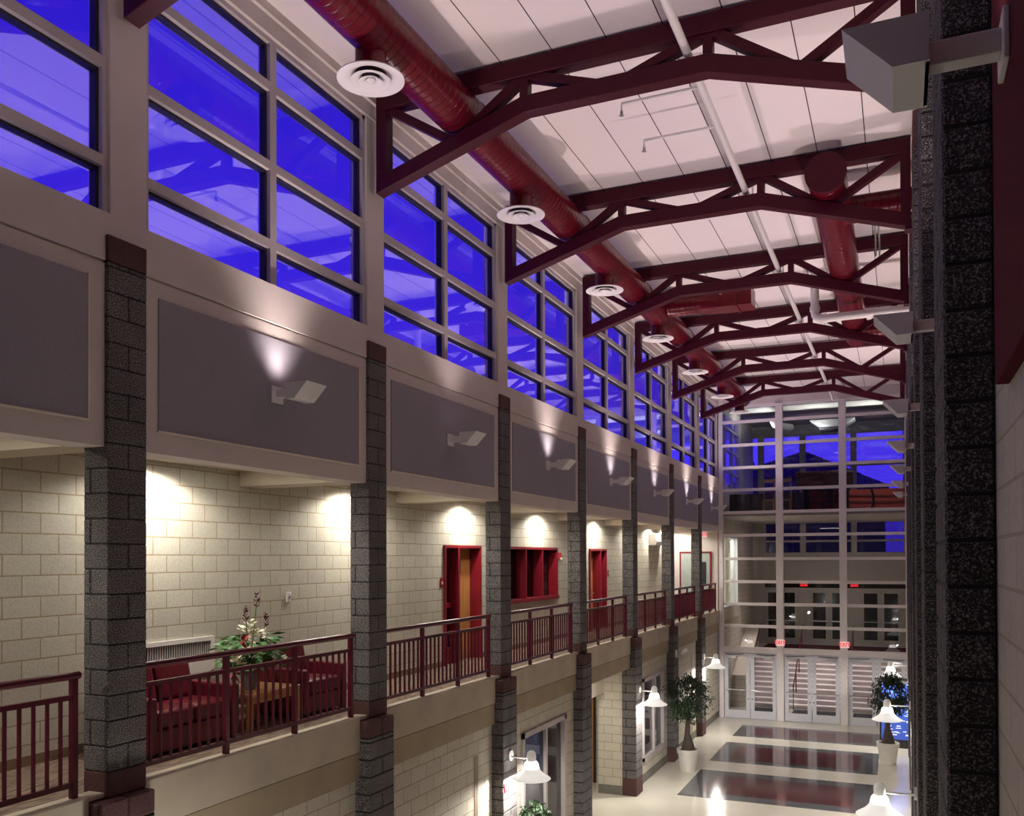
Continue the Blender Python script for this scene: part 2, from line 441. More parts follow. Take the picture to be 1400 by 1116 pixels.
for i, y in enumerate(YC):
    b = YC[i+1]+.09 if i+1 < len(YC) else YE-.12
    clerestory(i+2, y+.47, b)

# lower wall, ledge bands and base course
ledge = MB(); band = MB()
for i, (a, b) in enumerate(bays):
    b2 = b-.15 if i < 7 else b
    ledge.box(-6.0, -5.83, a, b2, -2.275, -1.86)
    ledge.box(-6.0, -5.83, b2, b, -1.9, -1.86) if i < 7 else None
    band.box(-6.0, -5.845, a, b2, -2.60, -2.285)
    band.box(-6.0, -5.87, a, b2, -2.285, -2.275)
ledge.box(-6.0, -5.83, YS, YC[0]-.15, -2.275, -1.86); band.box(-6.0, -5.845, YS, YC[0]-.15, -2.6, -2.285)
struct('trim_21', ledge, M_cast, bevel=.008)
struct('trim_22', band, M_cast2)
lw = MB(); bc = MB()
def lseg(a, b, holes=()):
    yy = a
    for (c, d, z0, z1) in holes:
        lw.box(-6.1, -5.9, yy, c, ZF, -2.6); lw.box(-6.1, -5.9, c, d, ZF, z0); lw.box(-6.1, -5.9, c, d, z1, -2.6); yy = d
    lw.box(-6.1, -5.9, yy, b, ZF, -2.6)
    bc.box(-5.9, -5.885, a, b, ZF, ZF+.2)
LOWWIN = [(13.85, 15.98, -5.15, -2.98), (21.55, 23.68, -5.08, -3.02)]
lseg(YS, YC[0]-.15)
for i, (a, b) in enumerate(bays):
    b2 = b-.15 if i < 7 else b
    if i == 3: lseg(a, b2, [LOWWIN[0]])
    elif i == 4: continue                               # the recessed entry
    elif i == 5: lseg(a, b2, [LOWWIN[1]])
    else: lseg(a, b2)
struct('wall_left_lower', lw, M_cmu_x)
struct('baseboard_left_lower', bc, M_cmu_grey)
# the recessed entry between two columns
struct('wall_left_lower_inner', MB().box(-8.6, -8.4, 16.8, 21.4, ZF, -2.6).box(-8.4, -6.1, 16.8, 17.0, ZF, -2.6).box(-6.65, -6.0, 20.32, 20.8, ZF, -2.6).box(-7.0, -6.65, 21.2, 21.4, ZF, -2.6).box(-8.4, -7.98, 21.2, 21.4, ZF, -2.6).box(-7.98, -7.0, 21.2, 21.4, -3.45, -2.6).box(-6.65,-6.1,20.8,21.4,ZF,-2.6), M_cmu_y)
struct('ceiling_lower', MB().box(-8.6, -5.9, 17.0, 21.4, -2.6, -2.56), M_beamplaster)
struct('trim_23', MB().box(-6.62, -6.5, 17.0, 20.32, -3.22, -2.6), M_beamplaster)
struct('baseboard_inner', MB().box(-6.65, -6.05, 20.305, 20.32, ZF, ZF+.2), M_cmu_grey)
light('recess_downlight_source', 'AREA', (-6.33, 18.6, -2.66), 36, WARM, size=.25)
light('recess_back_source', 'AREA', (-7.5, 19.6, -2.66), 14, WARM, size=.25)
d = struct('door_7', MB().box(-7.98, -7.0, 21.21, 21.3, ZF, ZF+.001).box(-7.98, -7.92, 21.16, 21.3, ZF, -3.45).box(-7.05, -7.0, 21.16, 21.3, ZF, -3.45).box(-7.98, -7.0, 21.16, 21.3, -3.5, -3.45), M_black)
build('door_leaf', MB().box(-7.92, -7.05, 21.2, 21.25, ZF+.01, -3.5), M_doorwood, d)
build('door_handle', MB().tube([(-7.85, 21.2, ZF+1.0), (-7.85, 21.13, ZF+1.0), (-7.72, 21.13, ZF+1.0)], .012), M_metal, d)
# lower windows
for idx, (a, b, z0, z1) in enumerate(LOWWIN):
    f = MB(); xo, xi = -6.02, -5.86; t = .09
    f.box(xo, xi, a, a+t, z0, z1); f.box(xo, xi, b-t, b, z0, z1); f.box(xo, xi, a, b, z1-t, z1); f.box(xo, xi, a, b, z0, z0+t)
    ym = a+(b-a)*.55; f.box(xo, xi-.03, ym-.035, ym+.035, z0, z1)
    wdw = struct('window_%d' % (11+idx), f, M_frame)
    build('window_pane', MB().box(-5.955, -5.948, a+t, ym-.035, z0+t, z1-t), M_glassdark, wdw)
    build('window_pane', MB().box(-5.955, -5.948, ym+.035, b-t, z0+t, z1-t), M_glassdark, wdw)
    struct('wall_outer_left', MB().box(-8.2, -6.1, a-.10, a-.05, z0-.2, z1+.2).box(-8.2, -6.1, b+.25, b+.3, z0-.2, z1+.2).box(-8.25, -8.2, a-.1, b+.3, z0-.2, z1+.2).box(-8.2, -6.1, a-.1, b+.3, z0-.25, z0-.2).box(-8.2, -6.1, a-.1, b+.3, z1+.2, z1+.25), M_mushroom)
light('office_glow', 'AREA', (-7.2, 15.0, -2.9), 6, WARM, size=.5)
for yy in (12.03, 27.2):
    struct('trim_24', MB().box(-5.9, -5.893, yy, yy+.13, ZF, -2.99), M_tan)

# ------------------------------------------------------------------ speckled block columns
def block_courses(m, mort, x0, x1, y0, y1, z0, z1, rh=.2032, par=0, half=True):
    """courses of blocks with real joints; every second course is split"""
    g = .008; i = par; z = z0
    mort.box(x0+.006, x1-.006, y0+.006, y1-.006, z0, z1)
    while z < z1-.01:
        zt = min(z+rh, z1)
        if i % 2 == 0: cells = [(x0, x1, y0, y0+(y1-y0)*.52-g/2), (x0, x1, y0+(y1-y0)*.52+g/2, y1)]
        else: cells = [(x0, x0+(x1-x0)*.28-g/2, y0, y1), (x0+(x1-x0)*.28+g/2, x1, y0, y1)]
        for (a, b, c, d) in cells: m.box(a, b, c, d, z+g/2, zt-g/2)
        z = zt; i += 1
def left_column(y, label):
    t = thing('block_column', label, 'column', (-5.9, y+.2, ZF), 'speckled block columns along the balcony')
    up, mo = MB(), MB(); block_courses(up, mo, -6.07, -5.8, y, y+.4, -1.70, 2.40)
    lo = MB(); block_courses(lo, mo, -6.05, -5.7, y-.15, y+.4, ZF+.4, -2.11, par=1)
    build('upper_shaft', up, M_split, t, bevel=.008, seg=1)
    build('lower_shaft', lo, M_split, t, bevel=.012, seg=1)
    build('mortar_core', mo, M_mortar, t)
    c = MB(); c.box(-6.05, -5.7, y-.15, y+.12, -2.105, -1.91).box(-6.05, -5.7, y+.127, y+.4, -2.105, -1.91)
    b = build('maroon_shoulder_block', c, M_maroonblock, t, bevel=.012, seg=1)
    build('maroon_base_block', MB().box(-6.07, -5.8, y, y+.4, -1.905, -1.705), M_maroonblock, t, bevel=.008, seg=1)
    build('maroon_cap_block', MB().box(-6.07, -5.8, y, y+.4, 2.405, 2.618), M_maroonblock, t, bevel=.006, seg=1)
    build('maroon_foot_block', MB().box(-6.05, -5.7, y-.15, y+.4, ZF, ZF+.4), M_maroonblock, t, bevel=.01, seg=1)
    return t
CL = ['just outside the left edge of the photo, end of the leftmost bay', 'nearest of the row, left of the sofa bay', 'between the sofa bay and the first wooden door',
      'between the first wooden door and the red window', 'between the red window and the second wooden door', 'just past the second wooden door',
      'second from the glass end wall', 'last of the row, next to the glass end wall']
c0 = left_column(YC[1], 'grey speckled block column, '+CL[1])
for i, y in enumerate(YC):
    if i == 1: continue
    dup(c0, (0, y-YC[1], 0), 'grey speckled block column, '+CL[i])

def right_column(y, label):
    t = thing('block_pilaster', label, 'column', (.28, y+.55, ZF), 'speckled block pilasters on the right wall')
    m, mo = MB(), MB(); x0, x1, y0, y1 = .185, .383, y, y+1.1
    mo.box(x0+.008, x1, y0+.008, y1-.008, ZF, 5.5)
    z = ZF+.4; i = 0; g = .009
    while z < 5.06:
        zt = z+.2032
        sp3 = [0, .38, .76, 1.1] if i % 2 == 0 else [0, .2, .58, .96, 1.1]
        for a, b in zip(sp3[:-1], sp3[1:]):
            m.box(x0, x1, y0+a+(g/2 if a else 0), y0+b-(g/2 if b < 1.1 else 0), z+g/2, min(zt, 5.07)-g/2)
        z = zt; i += 1
    build('shaft', m, M_splitr, t, bevel=.012, seg=1); build('mortar_core', mo, M_mortar, t)
    build('maroon_cap_block', MB().box(x0, x1, y0, y1, 5.075, 5.52), M_maroonblock, t, bevel=.008, seg=1)
    build('maroon_foot_block', MB().box(x0, x1, y0, y1, ZF, ZF+.4), M_maroonblock, t, bevel=.008, seg=1)
    return t
r0 = right_column(4.35, 'dark speckled block pilaster on the right wall, nearest and largest')
for k in range(1, 7): dup(r0, (0, B*k, 0), 'dark speckled block pilaster on the right wall, %s to the viewer' % NTH[k])

# ------------------------------------------------------------------ grey panels on the left, maroon ones on the right
for i, (a, b) in enumerate(bays):
    t = thing('acoustic_panel', 'grey acoustic panel above the %s' % BN[i], 'wall panel', (-5.82, (a+b)/2, 1.1), 'grey panels over the balcony')
    build('fabric_face', MB().box(-5.839, -5.828, a+.16, b-.17, 1.11, 2.25), M_panel, t)
    f = MB(); f.box(-5.839, -5.822, a+.145, b-.155, 1.095, 1.11); f.box(-5.839, -5.824, b-.17, b-.155, 1.11, 2.26)
    build('edge_trim', f, M_beamplaster, t)
for k in range(0, 7):
    y = 3.3+B*k
    t = thing('acoustic_panel', 'maroon acoustic panel on the right wall, %s to the viewer' % NTH[k], 'wall panel', (.36, y-.3, .65), 'maroon panels on the right wall')
    build('fabric_face', MB().box(.335, .384, y-1.3, y+.5, .65, 3.6), M_redpanel, t, bevel=.004, seg=1)

# ------------------------------------------------------------------ wall uplights
def uplight(side, y, label, grp, rear=True, gain=1.0):
    s = 1 if side == 'left' else -1
    X = (lambda d: -5.828+d) if side == 'left' else (lambda d: .335-d)
    t = thing('wall_uplight', label, 'light', (X(.0), y, 1.6), grp)
    def bx(m, a, b, *r): m.box(min(X(a), X(b)), max(X(a), X(b)), *r)
    m = MB(); bx(m, 0, .02, y-.09, y+.09, 1.595, 1.765); build('back_plate', m, M_fixture, t, bevel=.004, seg=1)
    m = MB(); bx(m, .02, .235, y-.035, y+.035, 1.645, 1.725); build('arm', m, M_fixture, t, bevel=.003, seg=1)
    # open-topped wedge body: back, slanted front, bottom, two cheeks
    y0, y1 = y-.165, y+.165; th = .012
    pf = lambda d, z: (X(d), z)
    body = MB()
    for (ya, yb) in ((y0, y0+th), (y1-th, y1)):
        body.prism([pf(.235, 1.60), pf(.345, 1.60), pf(.50, 1.76), pf(.235, 1.76)], 'xz', ya, yb)
    body.prism([pf(.235, 1.60), pf(.235+th, 1.60), pf(.235+th, 1.76), pf(.235, 1.76)], 'xz', y0+th, y1-th)
    body.prism([pf(.235, 1.60), pf(.345, 1.60), pf(.357, 1.612), pf(.235, 1.612)], 'xz', y0+th, y1-th)
    body.prism([pf(.345, 1.60), pf(.50, 1.76), pf(.486, 1.76), pf(.338, 1.608)], 'xz', y0+th, y1-th)
    build('housing', body, M_fixture, t)
    m = MB(); bx(m, .26, .40, y-.12, y+.12, 1.69, 1.70); build('lamp_lens', m, emit_up, t)
    light('uplight_source', 'SPOT', (X(.38), y, 1.745), P_UP*gain, UP_COL, (math.pi, s*math.radians(26), 0), spot_size=math.radians(122), spot_blend=1.0, shadow_soft_size=.05)
    if rear: light('uplight_rear_slot', 'SPOT', (X(.16), y, 1.745), 100, (1, .86, .80), (math.pi, 0, 0), spot_size=math.radians(100), spot_blend=1.0, shadow_soft_size=.11)
emit_up = emit('uplight_lens', UP_COL, 4.0)
YU = [YC[i]+2.13 for i in range(8)]
for i, y in enumerate(YU):
    uplight('left', y, 'white wedge uplight on the grey panel of the %s' % BN[i], 'uplights on the grey panels', i not in (0, 2), 1+.08*max(0, i-1))
for k in range(0, 7):
    uplight('right', 3.3+B*k, 'white wedge uplight on the right wall, %s to the viewer' % NTH[k], 'uplights on the right wall', True, 1+.08*k)

# ------------------------------------------------------------------ roof trusses
def truss(yc, label):
    t = thing('roof_truss', label, 'truss', (-2.79, yc, 4.42), 'maroon roof trusses')
    a, b = yc-.085, yc+.085; c, d = yc-.06, yc+.06
    bot = [(-5.72, 4.51), (-3.83, 5.10), (-1.80, 5.10), (.13, 4.51)]
    m = MB(); h = .095
    lo = [(-5.77, 4.415), (-3.82, 5.01), (-1.79, 5.01), (.175, 4.41)]
    hi = [(-5.77, 4.60), (-3.85, 5.20), (-1.77, 5.20), (.175, 4.60)]
    m.prism(lo+hi[::-1], 'xz', a, b)
    build('bottom_chord', m, M_steel, t, bevel=.006, seg=1)
    build('top_chord', MB().box(-5.77, .175, a, b, 5.42, 5.62), M_steel, t, bevel=.006, seg=1)
    for x in (-5.70, .11): build('end_post', MB().box(x-.065, x+.065, a, b, 4.60, 5.42), M_steel, t)
    for x in (-3.84, -1.78): build('vertical', MB().box(x-.05, x+.05, c, d, 5.19, 5.43), M_steel, t)
    for p, q in (((-5.62, 5.43), (-4.72, 4.86)), ((-4.72, 4.86), (-3.86, 5.44)), ((-3.80, 5.44), (-2.86, 5.12)), ((-2.76, 5.12), (-1.82, 5.44)),
                 ((-1.74, 5.44), (-.88, 4.86)), ((-.88, 4.86), (.05, 5.43))):
        build('web_diagonal', MB().bar(p, q, .095, c, d), M_steel, t)
    build('bearing_plate', MB().box(.10, .182, a-.01, b+.01, 4.38, 4.41), M_steel, t)
    return t
TL = ['cropped by the top left corner of the photo, nearest', 'second nearest, over the column between sofa and first door', 'third nearest', 'fourth nearest', 'fifth nearest', 'sixth nearest', 'last, nearest to the glass end wall']
tr0 = truss(YC[1]+.2, 'maroon steel roof truss, '+TL[0])
for i in range(2, 8): dup(tr0, (0, YC[i]-YC[1], 0), 'maroon steel roof truss, '+TL[i-1])

# ------------------------------------------------------------------ ducts and pipes
DX, DZ, DR = -4.72, 5.25, .266
t = thing('spiral_duct', 'long red spiral air duct running under the left side of the ceiling', 'duct', (DX, 13, DZ-DR))
build('duct_run', MB().tube([(DX, YS+.05, DZ), (DX, 29.9, DZ)], DR, 40), M_duct, t, smooth=True)
for k in range(7):
    y = 5.75+B*k
    build('coupling_band', MB().tube([(DX, y-.05, DZ), (DX, y+.05, DZ)], DR+.008, 40), M_ductplain, t, smooth=True)
YD = [7.47+3.81*k for k in range(-1, 7)]; YD[-1] = 29.62
for k, y in enumerate(YD):
    build('outlet_collar', MB().tube([(DX-.06, y, DZ-.12), (DX-.06, y, 4.868)], .155, 24), M_ductplain, t, smooth=True)
def diffuser(y, label):
    t = thing('air_diffuser', label, 'air vent', (DX-.06, y, 4.73), 'round diffusers under the left duct')
    cx = DX-.06
    build('neck', MB().lathe([(.16, 4.865), (.16, 4.810), (.15, 4.810), (.15, 4.865)], cx, y, 32, False), M_ductplain, t, smooth=True)
    build('outer_ring', MB().lathe([(.17, 4.820), (.318, 4.780), (.334, 4.770), (.334, 4.760), (.308, 4.755), (.205, 4.790), (.16, 4.815)], cx, y, 40, False), M_white, t, smooth=True)
    build('middle_ring', MB().lathe([(.10, 4.800), (.195, 4.755), (.20, 4.749), (.19, 4.745), (.12, 4.770), (.09, 4.795)], cx, y, 40, False), M_white, t, smooth=True)
    build('inner_ring', MB().lathe([(.05, 4.785), (.115, 4.743), (.118, 4.735), (.105, 4.733), (.05, 4.765)], cx, y, 32, False), M_white, t, smooth=True)
    build('center_cone', MB().lathe([(.001, 4.765), (.045, 4.765), (.05, 4.750), (.03, 4.733), (.001, 4.729)], cx, y, 24), M_white, t, smooth=True)
    build('dark_throat', MB().lathe([(.001, 4.825), (.165, 4.825), (.165, 4.815), (.001, 4.815)], cx, y, 24), M_black, t)
    return t
d0 = diffuser(YD[0], 'white round air diffuser under the left duct, out of frame nearest the camera')
for k, y in enumerate(YD[1:]):
    dup(d0, (0, y-YD[0], 0), 'white round air diffuser under the left duct, %s in view' % (NTH[k] if k < 6 else 'farthest, at the duct end'))
# cross branch, round to rectangular
t = thing('cross_duct', 'red branch duct crossing from the left duct and squaring off beside the ceiling pipe', 'duct', (-3.6, 18.5, 5.1))
build('round_branch', MB().tube([(DX+.272, 18.5, 5.30), (-3.75, 18.5, 5.30)], .20, 28), M_ductx, t, smooth=True)
m = MB(); nn = 16; v = []
for j in range(nn):
    th = 2*math.pi*j/nn; v.append((-3.75, 18.5+.2*math.cos(th), 5.30+.2*math.sin(th)))
for j in range(nn):
    th = 2*math.pi*j/nn; c_, s_ = math.cos(th), math.sin(th); q = max(abs(c_), abs(s_)); v.append((-3.35, 18.5+.28*c_/q, 5.31+.19*s_/q))
m.add(v, [(j, (j+1) % nn, nn+(j+1) % nn, nn+j) for j in range(nn)]); build('transition', m, M_ductplain, t)
m = MB().box(-3.35, -2.70, 18.22, 18.78, 5.12, 5.50); build('square_end', m, M_ductplain, t)
build('joint_flange', MB().box(-3.03, -2.98, 18.2, 18.8, 5.10, 5.52), M_ductplain, t)
# right duct
RX, RZ, RR = -.88, 5.20, .26
t = thing('spiral_duct', 'short capped red spiral duct near the right wall', 'duct', (RX, 16, RZ-RR))
build('duct_run', MB().tube([(RX, 12.62, RZ), (RX, 22.3, RZ)], RR, 36), M_duct, t, smooth=True)
build('end_cap', MB().tube([(RX, 12.60, RZ), (RX, 12.66, RZ)], RR+.012, 36), M_steel, t, smooth=True)
build('wall_branch', MB().tube([(RX, 14.1, RZ-.02), (.38, 14.1, RZ-.02)], .2, 28), M_ductx, t, smooth=True)
build('far_branch', MB().tube([(RX, 21.6, RZ-.02), (.38, 21.6, RZ-.02)], .2, 28), M_ductx, t, smooth=True)
t = thing('sprinkler_pipe', 'thin white sprinkler pipe running down the middle of the ceiling', 'pipe', (-2, 13, 5.24))
build('main_run', MB().tube([(-2.0, YS+.05, 5.29), (-2.0, YE-.2, 5.29)], .045, 12), M_white, t, smooth=True)
for k, y in enumerate((10.0, 11.0, 17.6, 21.4, 25.2, 29.0)):
    ln = .95 if k < 2 else 1.2
    br = build('branch_line', MB().tube([(-2.0, y, 5.33), (-2.0-ln, y, 5.33), (-2.0-ln, y, 5.24)], .018, 8), M_white, t, smooth=True)
    build('sprinkler_head', MB().lathe([(.012, 5.25), (.02, 5.23), (.012, 5.20), (.03, 5.195), (.03, 5.19)], -2.0-ln, y, 10), M_metal, br, smooth=True)
for i in range(1, 8): build('hanger', MB().box(-2.015, -1.985, YC[i]+.9, YC[i]+.93, 5.33, ZC), M_white, t)
t = thing('drain_pipe', 'white drain pipe dropping from the ceiling and elbowing to the right wall', 'pipe', (-1.5, 18.4, 4.65))
build('pipe_run', MB().tube([(-1.5, 18.4, ZC), (-1.5, 18.4, 4.86), (-1.49, 18.4, 4.78), (-1.44, 18.4, 4.72), (-1.35, 18.4, 4.70), (.38, 18.4, 4.72)], .082, 16), M_white, t, smooth=True)
for p, q in (((-1.5, 18.4, 4.95), (-1.5, 18.4, 4.86)), ((-1.38, 18.4, 4.70), (-1.28, 18.4, 4.701)), ((0.0, 18.4, 4.714), (.1, 18.4, 4.715))):
    build('pipe_collar', MB().tube([p, q], .097, 16), M_white, t, smooth=True)
t = thing('electrical_conduit', 'thin bent conduit pair beside the right duct on the ceiling', 'conduit', (-.3, 15, 5.5))
for dx in (0, .06):
    build('conduit_run', MB().tube([(.38, 15.0+dx, 5.52), (-.25, 15.0+dx, 5.52), (-.32+dx, 15.06, 5.50), (-.34+dx, 15.2, 5.50), (-.34+dx, 16.4, 5.50), (-.34+dx, 16.5, 5.45), (-.34+dx, 16.52, 5.2)], .015, 8), M_grey, t, smooth=True)
tag(build('ceiling_speaker_box', MB().box(-2.95, -2.55, 14.3, 14.6, 5.56, ZC), M_white, bevel=.005), 'small white box fixed to the ceiling behind the third truss', 'box')

# ------------------------------------------------------------------ balcony railings
def railing(a, b, label, solid=False):
    y1 = b-.22; x = -5.92; sec = 1.05
    t = thing('guard_railing', label, 'railing', (x, (a+b)/2, -1.86), 'maroon balcony railings')
    ys = [y1-sec*j for j in range(4)]; ys = [y for y in ys if y > a-.02]
    if ys[-1] > a+.3: ys.append(a+.06)
    build('top_rail', MB().tube([(x, a+.005, -.905), (x, y1+.05, -.905)], .031, 14), M_rail, t, smooth=True)
    build('middle_rail', MB().box(x-.019, x+.019, ys[-1], y1, -1.09, -1.05), M_rail, t)
    build('bottom_rail', MB().box(x-.019, x+.019, ys[-1], y1, -1.77, -1.73), M_rail, t)
    for y in ys: build('post', MB().box(x-.024, x+.024, y-.024, y+.024, -1.86, -.93), M_rail, t)
    for p, q in zip(ys[1:], ys[:-1]):
        nb = max(1, round((q-p)/.117))
        for j in range(1, nb):
            y = p+(q-p)*j/nb
            build('baluster', MB().box(x-.011, x+.011, y-.011, y+.011, -1.735, -1.085), M_rail, t)
    return t
rl0 = railing(*bays[1], 'maroon picket railing along the %s' % BN[1])
for i in range(0, 7):
    if i != 1: dup(rl0, (0, B*(i-1), 0), 'maroon picket railing along the %s' % BN[i])
railing(bays[7][0], bays[7][1]-.15, 'maroon picket railing along the %s' % BN[7])

# ------------------------------------------------------------------ balcony doors, window, fittings
def red_door(idx, a, b, wood_right):
    f = MB(); x0, x1 = -7.97, -7.66; z1 = .25; t = .05
    f.box(x0, x1, a, a+t, ZB, z1); f.box(x0, x1, b-t, b, ZB, z1); f.box(x0, x1, a+t, b-t, z1-t, z1)
    ys = a+.56 if wood_right else b-.56
    f.box(-7.9, x1, ys-.03, ys+.03, ZB, z1-t)
    s0, s1 = (a+t, ys-.03) if wood_right else (ys+.03, b-t)
    f.box(-7.9, -7.80, s0, s1, -.92, -.84); f.box(-7.9, -7.80, s0, s1, ZB, ZB+.3)
    dd = struct('door_%d' % idx, f, M_redframe)
    w0, w1 = (ys+.03, b-t) if wood_right else (a+t, ys-.03)
    build('door_leaf', MB().box(-7.95, -7.90, w0, w1, ZB+.01, z1-t), M_doorwood, dd)
    hy = w0+.09 if wood_right else w1-.09
    build('door_handle', MB().tube([(-7.9, hy, ZB+1.0), (-7.84, hy, ZB+1.0), (-7.84, hy+(.12 if wood_right else -.12), ZB+1.0)], .011, 8).lathe([(.03, ZB+1.1), (.03, ZB+1.12)], -7.9, hy, 12), M_metal, dd)
    build('side_light', MB().box(-7.89, -7.88, s0, s1, ZB+.3, z1-t), M_glassdark, dd)
    build('door_closer_plate', MB().box(-7.905, -7.895, (w0+w1)/2-.04, (w0+w1)/2+.04, -.30, .02), M_dark, dd)
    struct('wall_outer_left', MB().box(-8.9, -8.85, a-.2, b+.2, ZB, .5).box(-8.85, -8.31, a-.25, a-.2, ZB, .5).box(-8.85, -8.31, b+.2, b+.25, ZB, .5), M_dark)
red_door(8, 14.45, 16.0, True); red_door(9, 22.78, 24.3, False)
f = MB(); a, b, z0, z1 = 17.3, 20.32, -.95, .25; t = .05
f.box(-7.93, -7.655, a, a+t, z0, z1); f.box(-7.93, -7.655, b-t, b, z0, z1); f.box(-7.93, -7.655, a+t, b-t, z1-t, z1); f.box(-7.93, -7.63, a-.02, b+.02, z0-.03, z0+t)
for y in (18.32, 19.32): f.box(-7.93, -7.66, y-.025, y+.025, z0+t, z1-t)
wdw = struct('window_13', f, M_redframe)
for (p, q) in ((a+t, 18.295), (18.345, 19.295), (19.345, b-t)):
    build('window_pane', MB().box(-7.90, -7.89, p, q, z0+t, z1-t), M_glassdark, wdw)
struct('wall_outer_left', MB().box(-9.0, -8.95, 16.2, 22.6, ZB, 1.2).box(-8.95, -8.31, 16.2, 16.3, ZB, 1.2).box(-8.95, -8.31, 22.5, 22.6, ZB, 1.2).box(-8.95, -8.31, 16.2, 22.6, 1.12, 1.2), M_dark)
def plate(name, label, cat, y, z, mat, s=(.025, .07, .11), extra=None, x=-7.7):
    t = thing(name, label, cat, (x, y, z-s[2]/2))
    build('housing', MB().box(x, x+s[0], y-s[1]/2, y+s[1]/2, z-s[2]/2, z+s[2]/2), mat, t, bevel=.004)
    if extra: build(*extra(y, z), t)
    return t
plate('thermostat', 'small white thermostat on the block wall right of the flowers', 'thermostat', 10.33-3.81+3.4, -.52, M_white, (.03, .08, .13),
      lambda y, z: ('dial', MB().cylx(-7.67, -7.66, y, z, .02, 12), M_metal))
plate('switch_plate', 'maroon switch plate left of the first wooden door', 'switch', 14.36, -.44, M_redframe, (.02, .10, .16),
      lambda y, z: ('toggle', MB().box(-7.68, -7.665, y-.01, y+.01, z-.02, z+.02), M_white))
plate('switch_plate', 'maroon switch plate right of the second wooden door', 'switch', 24.5, -.44, M_redframe, (.02, .10, .16),
      lambda y, z: ('toggle', MB().box(-7.68, -7.665, y-.01, y+.01, z-.02, z+.02), M_white))
t = plate('fire_alarm', 'small red fire alarm strobe beside the red window', 'alarm', 20.5, .06, M_redsign, (.05, .11, .15),
          lambda y, z: ('strobe_lens', MB().box(-7.65, -7.61, y-.03, y+.04, z-.09, z-.045), M_white))
# wall grille behind the sofa
t = thing('wall_grille', 'pale slotted air grille on the block wall behind the sofa', 'air vent', (-7.68, 7.3, -1.35))
f = MB(); a, b, z0, z1 = 6.95, 8.46, -1.35, -.93
f.box(-7.7, -7.66, a, b, z1-.05, z1); f.box(-7.7, -7.66, a, b, z0, z0+.15); f.box(-7.7, -7.66, a, a+.06, z0+.15, z1-.05); f.box(-7.7, -7.66, b-.06, b, z0+.15, z1-.05)
build('frame', f, M_white, t)
g = MB(); y = a+.08
while y < b-.07: g.box(-7.69, -7.678, y, y+.011, z0+.15, z1-.05); y += .036
build('slats', g, M_white, t); build('dark_backing', MB().box(-7.70, -7.695, a+.06, b-.06, z0+.15, z1-.05), M_dark, t)
tag(build('curved_hood', MB().prism([(-7.7, .42), (-7.45, .42), (-7.40, .55), (-7.45, .82), (-7.7, .85)], 'xz', 29.0, 30.6), M_white, bevel=.02), 'white curved hood high on the corridor wall past the plain bays', 'hood')
d = struct('door_10', MB().box(-7.25, -7.2, YE-.05, YE, ZB, .22).box(-6.17, -6.12, YE-.05, YE, ZB, .22).box(-7.2, -6.17, YE-.05, YE, .17, .22), M_redframe)
build('door_leaf', MB().box(-7.2, -6.17, YE-.03, YE-.005, ZB+.01, .17), M_greygreen, d)
build('door_glass', MB().box(-6.45, -6.30, YE-.04, YE-.03, -1.0, -.15), M_black, d)

def text_mesh(txt, size, mat, parent, x, y, z, name='letters', bold=.0):
    c = bpy.data.curves.new('t', 'FONT'); c.body = txt; c.size = size; c.align_x = 'CENTER'; c.align_y = 'CENTER'; c.extrude = .004; c.offset = bold
    o = bpy.data.objects.new('t', c); COL.objects.link(o)
    dg = bpy.context.evaluated_depsgraph_get(); dg.update()
    me = bpy.data.meshes.new_from_object(o.evaluated_get(dg))
    bpy.data.objects.remove(o)
    o2 = bpy.data.objects.new(name, me); COL.objects.link(o2); me.materials.clear(); me.materials.append(mat)
    if isinstance(parent, bpy.types.Object):
        o2.parent = parent; og = ORG[parent.name]
    else: og = (0, 0, -H)
    o2.location = (x-og[0], y-og[1], z-og[2]); o2.rotation_euler = (math.pi/2, 0, 0)
    return o2
def exit_sign(label, x, y, z, wd, ht, red_face=False, hang=0):
    t = thing('exit_sign', label, 'exit sign', (x, y, z-ht/2))
    build('sign_box', MB().box(x-wd/2, x+wd/2, y, y+.05, z-ht/2, z+ht/2), M_exitredface if red_face else M_exitface, t, bevel=.004, seg=1)
    text_mesh('EXIT', ht*.86, M_exitdarkred if red_face else M_exitred, t, x, y-.002, z, bold=ht*.02)
    if hang: build('stem', MB().box(x-.01, x+.01, y+.015, y+.035, z+ht/2, z+ht/2+hang), M_white, t)
exit_sign('lit exit sign on the left mullion above the glass doors', -3.77, YE-.17, -2.92, .29, .20)
exit_sign('lit exit sign on the right mullion above the glass doors', -1.70, YE-.17, -2.92, .29, .20)
exit_sign('exit sign hanging over the balcony corridor by its far end', -6.12, 30.2, .78, .26, .18, hang=.25)
exit_sign('red glowing exit sign over the vestibule doors, left of the pair', -3.755, YE+7.895, -1.14, .30, .17, True)
exit_sign('red glowing exit sign over the vestibule doors, right of the pair', -1.745, YE+7.895, -1.14, .30, .17, True)

